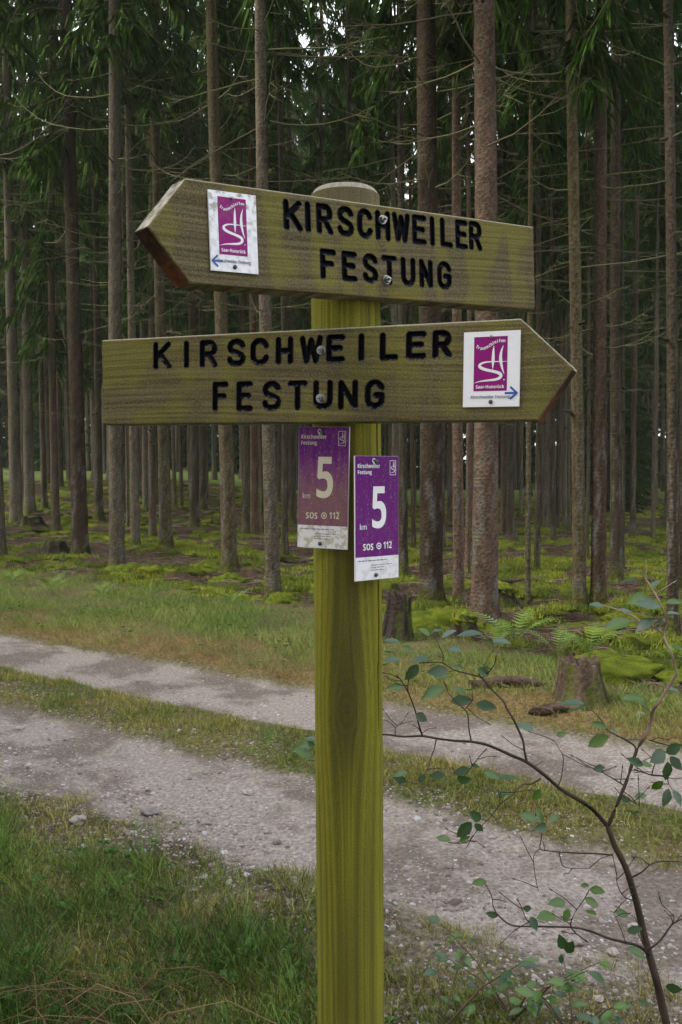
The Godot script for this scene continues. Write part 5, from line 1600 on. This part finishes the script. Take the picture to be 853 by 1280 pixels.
func build_floor_things() -> void:
	stump("tree_stump", "grey-brown weathered tree stump with fern on top at the verge right of the post", 1.70, -6.5, 0.17, 0.36, -0.02, 0.0, 1.3, Color(0.16, 0.115, 0.085))
	stump("tree_stump", "dark broken stump close behind the signpost beside the mossy mounds", 0.53, -9.0, 0.14, 0.52, 0.08, 0.0, 2.1, Color(0.06, 0.045, 0.038))
	stump("tree_stump", "small stump with a bright moss cap left of the broad pinkish trunk", 1.2, -8.95, 0.12, 0.30, 0.0, 1.05, 3.7, Color(0.06, 0.045, 0.035))
	stump("tree_stump", "dark rotten stump beside the red-brown tree on the far left", -5.75, -18.3, 0.22, 0.3, 0.2, 0.0, 4.4, Color(0.05, 0.037, 0.03))
	stump("tree_stump", "dark stump remnant at the foot of the stout pale-sided spruce", -7.6, -22.5, 0.3, 0.35, 0.0, 0.0, 5.2, Color(0.035, 0.027, 0.022))
	stump("tree_stump", "low dark stump with moss left of the thin greenish trunk", 1.9, -10.9, 0.16, 0.28, 0.0, 1.0, 6.3, Color(0.045, 0.035, 0.028))
	# mossy mounds
	var lumps := []
	for k in 5:
		lumps.append(lump(50 + k, 18, 32, 0.42, 0.55, Color(0.09, 0.125, 0.013), Color(0.22, 0.265, 0.026), 1.2).mesh(M.moss))
	var ml := [[1.0, -9.7, 0.46, "long mossy mound between the dark stump and the broad pinkish trunk"], [1.22, -10.0, 0.38, "rounded bright moss cushion behind the moss-capped stump"], [0.75, -9.4, 0.26, "low moss hump right beside the dark broken stump"],
		[2.5, -9.9, 0.3, "mossy hump at the foot of the near right pair"], [3.05, -9.8, 0.28, "dark mossy hump below the red-brown leaning spruce"], [2.2, -7.6, 0.42, "flat moss patch behind the weathered verge stump"], [2.75, -7.4, 0.2, "small round moss cushion right of the weathered verge stump"],
		[-3.6, -15.3, 0.35, "moss cushion at the foot of the leaning grey-brown spruce"], [-2.3, -15.6, 0.4, "moss hump left of the thick olive-brown spruce"], [-1.75, -14.2, 0.32, "moss-covered root hump right below the thick olive-brown spruce"], [-0.75, -11.6, 0.22, "moss tuft at the foot of the lichen-footed trunk"], [-0.15, -12.4, 0.3, "flat moss hump between the lichen-footed trunk and the post"]]
	for q in ml:
		var o := part("moss_mound", lumps[rng.randi() % 5], self, Transform3D(Basis(Vector3.UP, rng.randf() * TAU).scaled(Vector3(q[2], q[2] * rng.randf_range(0.7, 1.0), q[2] * rng.randf_range(0.7, 1.0))), Vector3(q[0], ground_y(q[0], q[1]) - 0.02, q[1])))
		tag(o, q[3], "moss")
	# fallen wood
	var wood := [[1.25, -6.95, 0.55, 0.05, 0.15, "short brown log piece on the verge left of the weathered stump"], [1.42, -6.2, 0.3, 0.07, 0.9, "reddish-grey slab of bark lying in front of the weathered stump"], [3.3, -7.9, 1.6, 0.03, -0.2, "long dark fallen branch on the forest floor by the right edge trunk"], [-6.7, -22.3, 2.4, 0.05, 0.5, "dark fallen stick leaning on the left rise"], [2.7, -13.0, 1.2, 0.035, 0.3, "brown stick on the moss behind the near right pair"]]
	for q in wood:
		var sh := Shape.new()
		var path := []
		for k in 9:
			var t := k / 8.0 - 0.5
			path.append(Vector3(t * q[2], 0.02 * sin(t * 7.0 + q[0]) + q[3] * 0.5, 0.03 * sin(t * 5.0)))
		sh.tube(path, q[3], q[3] * 0.7, 10, Color(0.11, 0.075, 0.055), Color(0.16, 0.11, 0.085))
		for k in sh.v.size():
			var nn := nb.get_noise_3dv(sh.v[k] * 900.0 + Vector3(q[0] * 100.0, 0, 0))
			sh.v[k] += sh.n[k] * nn * q[3] * 0.5
			sh.c[k] = sh.c[k] * (1.0 + nn)
			sh.c[k].a = 1.0
		var o := part("fallen_branch", sh.mesh(M.bark), self, spun(Vector3(q[0], ground_y(q[0], q[1]) + 0.01, q[1]), q[4], 1.0))
		if q[5].contains("slab"): o.scale = Vector3(0.8, 0.45, 1.2)
		tag(o, q[5], "wood")
	# ferns
	var fronds := []
	for k in 4: fronds.append(fern_frond(300 + k))
	var fl := [[1.62, -8.6, 0.62, 8, "green fern in front of the broad pinkish trunk, the largest there"], [1.95, -8.3, 0.5, 6, "fern with long arching fronds right of the broad pinkish trunk"], [1.76, -6.5, 0.46, 7, "fern growing out of the top of the weathered verge stump"], [2.05, -6.2, 0.28, 5, "low fern at the right foot of the weathered verge stump"], [1.4, -8.4, 0.4, 5, "small fern beside the moss-capped stump"],
		[-4.0, -12.6, 0.5, 7, "pale green fern in the grass under the left board end"], [-3.2, -12.2, 0.42, 6, "fern clump in the grass right of the pale green fern"], [-1.35, -11.3, 0.4, 6, "light green fern-like plant in front of the lichen-footed trunk"], [2.9, -8.0, 0.35, 6, "fern on the moss left of the right edge trunk"], [-4.9, -13.6, 0.45, 6, "fern at the forest edge below the red-brown tree"]]
	for q in fl:
		var on_top: bool = q[4].contains("out of the top")
		var o := thing("fern", q[4], "fern", Transform3D(Basis(), Vector3(q[0], ground_y(q[0], q[1]) + (0.30 if on_top else 0.0), q[1])), "ferns at the forest edge")
		for k in q[3]:
			part("frond", fronds[rng.randi() % 4], o, spun(Vector3.ZERO, TAU * (k + rng.randf() * 0.7) / q[3], q[2] * rng.randf_range(0.55, 0.9)))
	# single stones along the near rut
	var sl := [[-2.13, -6.0, 0.05, "pale stone on the near rut at the left edge of the view", 1.0], [-1.8, -5.2, 0.045, "flat whitish stone at the lower left of the near rut", 1.1], [-1.24, -4.25, 0.07, "grey-beige stone half hidden in the grass on the left verge", 0.9], [-0.96, -4.45, 0.085, "brownish stone in the bare patch left of the post", 0.65], [-0.66, -4.33, 0.06, "pinkish stone on the rut edge left of the post", 0.8], [-0.5, -4.75, 0.05, "light stone in the middle of the near rut", 1.1],
		[0.93, -3.12, 0.045, "light grey stone by the sapling stem, left of it", 1.0], [1.06, -3.3, 0.04, "small pale stone behind the sapling stem", 1.1], [0.82, -3.2, 0.05, "bluish grey stone in the gravel left of the sapling", 0.85], [2.0, -6.1, 0.07, "grey stone at the foot of the weathered stump", 0.7], [2.75, -6.0, 0.08, "pale grey boulder in the grass at the right edge", 0.9], [-0.3, -4.1, 0.04, "small dark stone just left of the post on the gravel", 0.5]]
	for q in sl:
		var o := part("stone", lump(int(absf(q[0]) * 100.0), 10, 14, 0.7, 0.6, Color(0.33, 0.29, 0.27) * q[4], Color(0.42, 0.38, 0.36) * q[4], 0.9).mesh(M.stone), self, spun(Vector3(q[0], ground_y(q[0], q[1]) + q[2] * 0.15, q[1]), rng.randf() * TAU, q[2] * 0.5))
		tag(o, q[3], "stone")

func build_ground_cover() -> void:
	var low_fringe := func(x: float, z: float) -> float:
		var q := track_q(x, z)
		var n := na.get_noise_2d(x * 120.0, z * 120.0)
		var d := 1.0 - smoothstep(1.75, 2.75, q + 0.9 * n + 0.30 * smoothstep(0.0, 0.7, x))
		return d * (1.0 - 0.45 * smoothstep(0.2, 0.8, x))
	# long grass on the near verge
	var tall := []
	for k in 3: tall.append(grass_tuft(400 + k, 16, 0.18, 0.08, 0.0013, 1.3))
	for k in 3:
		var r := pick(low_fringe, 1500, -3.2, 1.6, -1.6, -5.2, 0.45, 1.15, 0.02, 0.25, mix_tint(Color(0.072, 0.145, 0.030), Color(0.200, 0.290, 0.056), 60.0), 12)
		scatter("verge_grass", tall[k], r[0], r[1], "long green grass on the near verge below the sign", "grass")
	var dead := grass_tuft(410, 14, 0.15, 0.10, 0.0012, 2.2)
	var rd := pick(low_fringe, 450, -3.2, 1.6, -1.6, -5.2, 0.5, 1.3, 0.02, 0.5, mix_tint(Color(0.16, 0.115, 0.06), Color(0.30, 0.24, 0.13), 60.0), 12)
	scatter("matted_grass", dead, rd[0], rd[1], "matted pale dead grass between the green blades of the near verge", "grass")
	var short := []
	for k in 3: short.append(grass_tuft(420 + k, 12, 0.078, 0.05, 0.0015, 1.3))
	var patchy := func(x: float, z: float) -> float:
		var q := track_q(x, z)
		var n := nb.get_noise_2d(x * 160.0, z * 160.0)
		var strip := smoothstep(3.78, 3.98, q + 0.08 * n) * (1.0 - smoothstep(4.42, 4.58, q + 0.1 * n))
		var fringe := (1.0 - smoothstep(2.45, 2.98, q + 0.5 * n)) * smoothstep(0.4, 1.5, q)
		return maxf(strip * clampf(0.75 + 1.2 * n, 0.08, 1.0), fringe)
	for k in 3:
		var r := pick(patchy, 5200, -5.5, 4.5, -2.0, -11.0, 0.5, 1.2, 0.02, 0.3, mix_tint(Color(0.17, 0.21, 0.045), Color(0.34, 0.28, 0.09), 110.0), 30)
		scatter("strip_grass", short[k], r[0], r[1], "short yellowish grass on the strip between the wheel ruts", "grass")
	var mead := []
	for k in 3: mead.append(grass_tuft(440 + k, 16, 0.12, 0.11, 0.0014, 1.3))
	var far_verge := func(x: float, z: float) -> float:
		var q := track_q(x, z)
		var n := nb.get_noise_2d(x * 50.0, z * 50.0)
		return smoothstep(5.45, 6.6, q + 0.5 * n) * (1.0 - smoothstep(0.15, 0.95, forest_mask(x, z))) * clampf(0.55 + 1.3 * n, 0.12, 0.95) + 0.03
	for k in 3:
		var r := pick(far_verge, 5200, -9.5, 6.0, -4.5, -18.0, 0.5, 1.2, 0.02, 0.2, mix_tint(Color(0.15, 0.225, 0.05), Color(0.30, 0.32, 0.10), 34.0), 30)
		var keep := [[], []]
		for i in r[0].size():
			if rut_mask(r[0][i].origin.x, r[0][i].origin.z) < 0.3:
				keep[0].append(r[0][i]); keep[1].append(r[1][i])
		scatter("meadow_grass", mead[k], keep[0], keep[1], "fresh green grass band between the track and the forest", "grass")
	var straw := func(x: float, z: float) -> float:
		var q := track_q(x, z)
		var n := nb.get_noise_2d(x * 60.0 + 40.0, z * 60.0)
		return smoothstep(5.4, 5.65, q + 0.15 * n) * (1.0 - smoothstep(5.8, 6.9, q + 0.9 * n))
	var r2 := pick(straw, 3600, -7.0, 5.0, -4.0, -12.0, 0.5, 1.1, 0.02, 0.3, mix_tint(Color(0.27, 0.18, 0.075), Color(0.22, 0.20, 0.07), 90.0), 30)
	scatter("straw_grass", short[1], r2[0], r2[1], "dry straw-coloured grass along the far edge of the track", "grass")
	# broad-leaved weeds
	var rosette := Shape.new()
	for k in 6:
		var a := TAU * k / 6.0 + 0.4 * sin(k * 3.0)
		var o := Vector3(cos(a), 0, sin(a)); var s := Vector3(-sin(a), 0, cos(a))
		var l := 0.035 + 0.012 * sin(k * 2.0)
		rosette.tri(Vector3(0, 0.01, 0), o * l * 0.6 + s * l * 0.32 + Vector3(0, 0.035, 0), o * l * 1.15 + Vector3(0, 0.028, 0))
		rosette.tri(Vector3(0, 0.01, 0), o * l * 1.15 + Vector3(0, 0.028, 0), o * l * 0.6 - s * l * 0.32 + Vector3(0, 0.035, 0))
	var weed_zone := func(x: float, z: float) -> float:
		return maxf(low_fringe.call(x, z) * 0.8, far_verge.call(x, z) * 0.35) * (1.0 if rut_mask(x, z) < 0.2 else 0.0) * clampf(0.4 + 1.6 * nb.get_noise_2d(x * 80.0, z * 80.0), 0.0, 1.0)
	r2 = pick(weed_zone, 1100, -6.0, 4.0, -1.8, -12.0, 0.4, 1.1, -0.03, 0.4, mix_tint(Color(0.055, 0.11, 0.03), Color(0.10, 0.17, 0.05), 150.0), 40)
	scatter("weeds", rosette.mesh(M.grass), r2[0], r2[1], "small broad-leaved weeds between the grass blades", "weeds")
	# gravel
	var pebbles := []
	for k in 4:
		pebbles.append(lump(70 + k, 5, 7, 0.8, 0.65, Color(0.85, 0.85, 0.85), Color(1.1, 1.1, 1.1), 0.9).mesh(M.twig))
	var stony := func(x: float, z: float) -> float:
		var q := track_q(x, z)
		var n := nb.get_noise_2d(x * 130.0, z * 130.0)
		var edge := smoothstep(1.9, 2.75, q + 0.5 * n + 0.6 * smoothstep(0.0, 0.8, x)) * (1.0 - smoothstep(3.2, 3.75, q + 0.5 * n))
		var mid := smoothstep(3.5, 3.8, q) * (1.0 - smoothstep(4.0, 4.3, q)) * 0.5
		var far := smoothstep(4.3, 4.5, q) * (1.0 - smoothstep(5.4, 5.7, q)) * 0.12
		return clampf(maxf(maxf(edge, mid), far) * (0.8 + n) + 0.04, 0.0, 1.0) * (1.0 - smoothstep(5.5, 6.0, q))
	for k in 4:
		var r := pick(stony, 8000, -5.0, 3.5, -1.9, -9.5, 0.0025, 0.0085, 0.2, 0.6, func(x: float, z: float) -> Color:
			var c := Color(0.29, 0.245, 0.235).lerp(Color(0.10, 0.076, 0.064), pow(rng.randf(), 0.8)).lerp(Color(0.40, 0.39, 0.41), pow(rng.randf(), 7.0))
			c.a = 1.0
			return c, 30)
		for i in r[0].size():
			if rng.randf() < 0.07: r[0][i] = Transform3D(r[0][i].basis * rng.randf_range(1.5, 2.8), r[0][i].origin)
		scatter("gravel", pebbles[k], r[0], r[1], "loose grey and pinkish gravel along the wheel ruts", "gravel")
	# moss cushions and litter on the forest floor
	var cush := lump(90, 7, 12, 0.5, 0.5, Color(0.75, 0.75, 0.7), Color(1.2, 1.2, 1.1), 1.5).mesh(M.moss)
	r2 = pick(func(x: float, z: float) -> float: return forest_mask(x, z) * moss_amount(x, z), 5200, -17.0, 13.0, -6.5, -42.0, 0.05, 0.24, 0.15, 0.2, mix_tint(Color(0.085, 0.115, 0.016), Color(0.23, 0.255, 0.03), 60.0), 40)
	scatter("moss", cush, r2[0], r2[1], "green moss cushions spread over the forest floor", "moss")
	# short upright moss shoots that break the smooth outline of the cushions
	var shoots := Shape.new()
	var g0 := RandomNumberGenerator.new()
	g0.seed = 61
	for k in 26:
		var p := Vector3(g0.randf_range(-0.09, 0.09), 0.0, g0.randf_range(-0.09, 0.09))
		var a := g0.randf() * TAU
		var wv := Vector3(cos(a), 0, sin(a)) * 0.006
		var t := p + Vector3(g0.randf_range(-0.02, 0.02), g0.randf_range(0.02, 0.055), g0.randf_range(-0.02, 0.02))
		var cc := Color(1, 1, 1) * g0.randf_range(0.6, 1.3)
		cc.a = 1.0
		shoots.tri(p - wv, p + wv, t, cc)
	r2 = pick(func(x: float, z: float) -> float: return forest_mask(x, z) * smoothstep(0.15, 0.7, moss_amount(x, z)), 15000, -13.0, 9.0, -6.5, -24.0, 0.6, 1.5, -0.02, 0.3, mix_tint(Color(0.085, 0.12, 0.016), Color(0.24, 0.27, 0.03), 90.0), 30)
	scatter("moss_shoots", shoots.mesh(M.grass), r2[0], r2[1], "fine upright shoots of green moss on the forest floor", "moss")
	var twigs := Shape.new()
	for k in 5:
		var a := k * 1.9
		var p := Vector3(cos(a) * 0.1, 0.01, sin(a) * 0.1)
		twigs.tube([p, p + Vector3(0.09 * cos(a * 2.1), 0.012, 0.09 * sin(a * 2.1)), p + Vector3(0.2 * cos(a * 2.1 + 0.2), 0.004, 0.2 * sin(a * 2.1 + 0.2))], 0.004, 0.0025, 4, Color(0.9, 0.9, 0.9), Color(1.1, 1.1, 1.1), false)
	r2 = pick(func(x: float, z: float) -> float: return maxf(forest_mask(x, z) * (1.0 - 0.6 * moss_amount(x, z)), 0.0), 4200, -12.0, 9.0, -2.2, -30.0, 0.5, 1.9, 0.0, 0.15, mix_tint(Color(0.06, 0.043, 0.034), Color(0.15, 0.11, 0.085), 200.0), 40)
	scatter("twig_litter", twigs.mesh(M.twig), r2[0], r2[1], "brown twigs and needles littering the forest floor", "litter")
	# bent dry stalks in the bottom left corner
	var dry := Shape.new()
	var g := RandomNumberGenerator.new()
	g.seed = 77
	for k in 34:
		var a := g.randf_range(-0.9, 1.3) + (PI if g.randf() < 0.3 else 0.0)
		var l := g.randf_range(0.15, 0.5)
		var p := Vector3(g.randf_range(-0.28, 0.28), g.randf_range(0.02, 0.10), g.randf_range(-0.2, 0.2))
		var d := Vector3(cos(a), 0, sin(a) * 0.6)
		var up := g.randf_range(0.02, 0.13)
		var c := Color(0.10, 0.062, 0.035).lerp(Color(0.24, 0.165, 0.09), pow(g.randf(), 1.6))
		dry.tube([p - d * l * 0.5, p - d * l * 0.15 + Vector3(0, up, 0), p + d * l * 0.2 + Vector3(0, up * 0.9, 0), p + d * l * 0.5 + Vector3(0, -0.02, 0)], 0.0015, 0.0009, 4, c, c, false)
	dry.smooth()
	var heap := part("dry_stalks", dry.mesh(M.twig), self, Transform3D(Basis(), Vector3(-0.66, ground_y(-0.66, -2.62) + 0.05, -2.62)), true)
	tag(heap, "brown bent dry stalks lying in the grass at the bottom left", "dry grass", "", "stuff")

func build_sapling() -> void:
	var o := thing("sapling", "leafy bare-stemmed sapling reaching in front of the track on the right", "sapling", Transform3D(Basis(), SAPLING_BASE))
	var nodes := []
	for k in SAPLING_BRANCHES.size():
		var b: Array = SAPLING_BRANCHES[k]
		var c := Curve3D.new()
		var pts: Array = b[3]
		for q in pts.size():
			var t: Vector3 = (pts[mini(q + 1, pts.size() - 1)] - pts[maxi(q - 1, 0)]) / 6.0
			c.add_point(pts[q], -t, t)
		var path := []
		var n := (pts.size() - 1) * 3
		for q in n + 1:
			path.append(c.samplef(float(q) / 3.0))
		var sh := Shape.new()
		var dark := Color(0.034, 0.025, 0.021)
		var c0 := dark
		var c1 := dark.lerp(Color(0.11, 0.085, 0.05), 0.4)
		if k == 1: c1 = Color(0.16, 0.11, 0.085)
		if k == 2 or k == 3: c0 = Color(0.20, 0.135, 0.105); c1 = Color(0.30, 0.22, 0.19)
		var slim := 0.45 if k >= 1 and k <= 3 else 0.60
		sh.tube(path, b[1] * slim, b[2] * slim, 9, c0, c1)
		for q in sh.v.size():
			var nn := nb.get_noise_3dv(sh.v[q] * 1500.0)
			sh.v[q] += sh.n[q] * nn * b[1] * 0.10
			sh.c[q] = sh.c[q] * (1.0 + 0.8 * nn)
			sh.c[q].a = 1.0
		if k > 0:
			for q in rng.randi_range(1, 4):
				var at: Vector3 = path[rng.randi_range(1, path.size() - 1)]
				var dv := Vector3(rng.randf_range(-1, 1), rng.randf_range(-0.3, 1), rng.randf_range(-1, 1)).normalized() * rng.randf_range(0.02, 0.07)
				sh.tube([at, at + dv * 0.5 + Vector3(0, rng.randf_range(-0.006, 0.006), 0), at + dv], 0.0011, 0.0007, 5, c0, c1)
				sh.tube([at + dv * 0.97, at + dv * 1.06, at + dv * 1.16], 0.0016, 0.0004, 5, c1, c1)
			for q in sh.c.size(): sh.c[q].a = 1.0
		nodes.append(part("stem" if k == 0 else "branch", sh.mesh(M.stem), o))
	var kinds := {  # sky sheen on p and shade on d are painted into the leaf colours
		"p": [leaf_shape(0.56, 0.12, 0.25, Color(0.055, 0.095, 0.062)), leaf_shape(0.50, 0.2, 0.15, Color(0.048, 0.09, 0.05))],
		"g": [leaf_shape(0.54, 0.15, 0.2, Color(0.060, 0.115, 0.018)), leaf_shape(0.46, 0.25, 0.3, Color(0.048, 0.10, 0.018))],
		"d": [leaf_shape(0.60, 0.1, 0.15, Color(0.032, 0.065, 0.028)), leaf_shape(0.52, 0.2, 0.25, Color(0.038, 0.075, 0.034))]}
	for q in SAPLING_LEAVES:
		var a: Vector3 = q[2]
		var x: Vector3 = q[3] - a
		var up := Vector3(rng.randf_range(-0.35, 0.35), 1.0, rng.randf_range(0.0, 0.7))
		if q[1] == "g": up = Vector3(rng.randf_range(-0.4, 0.4), 0.7, rng.randf_range(0.5, 1.0))
		if q[1] == "d": up = Vector3(rng.randf_range(-0.4, 0.4), rng.randf_range(0.0, 0.5), 1.0)
		var z := x.cross(up).normalized() * x.length()
		var y := z.cross(x).normalized() * x.length()
		part("leaf", kinds[q[1]][rng.randi() % 2], nodes[q[0]], Transform3D(Basis(x, y, z), a))
	# low leafy shrub under it
	var lx := [[0.50, -2.66, "low leafy shrub at the bottom right edge below the sapling", 14], [0.66, -2.58, "low green-leaved shoot beside the foot of the sapling", 14], [0.28, -2.62, "sparse low twig with few leaves right of the post foot", 7]]
	for q in lx:
		var s := thing("low_shrub", q[2], "shrub", Transform3D(Basis(), Vector3(q[0], ground_y(q[0], q[1]), q[1])))
		for k in q[3]:
			var az := rng.randf() * TAU
			var h := rng.randf_range(0.07, 0.24)
			var tip := Vector3(cos(az) * h * 1.1, h, sin(az) * h * 0.9)
			if k % 2 == 0:
				var sh := Shape.new()
				sh.tube([Vector3.ZERO, tip * 0.5 + Vector3(0, 0.03, 0), tip], 0.003, 0.0012, 5, Color(0.06, 0.045, 0.035), Color(0.09, 0.08, 0.04))
				var br := part("branch", sh.mesh(M.stem), s)
				for e in 5:
					var x := Vector3(cos(az + e * 2.0 + rng.randf()), rng.randf_range(-0.3, 0.3), sin(az + e * 2.0)).normalized() * rng.randf_range(0.03, 0.06)
					var z := x.cross(Vector3(rng.randf_range(-0.5, 0.5), 1, 0.4)).normalized() * x.length()
					part("leaf", kinds["g" if rng.randf() < 0.6 else "d"][rng.randi() % 2], br, Transform3D(Basis(x, z.cross(x).normalized() * x.length(), z), tip * (1.0 - 0.15 * e)))
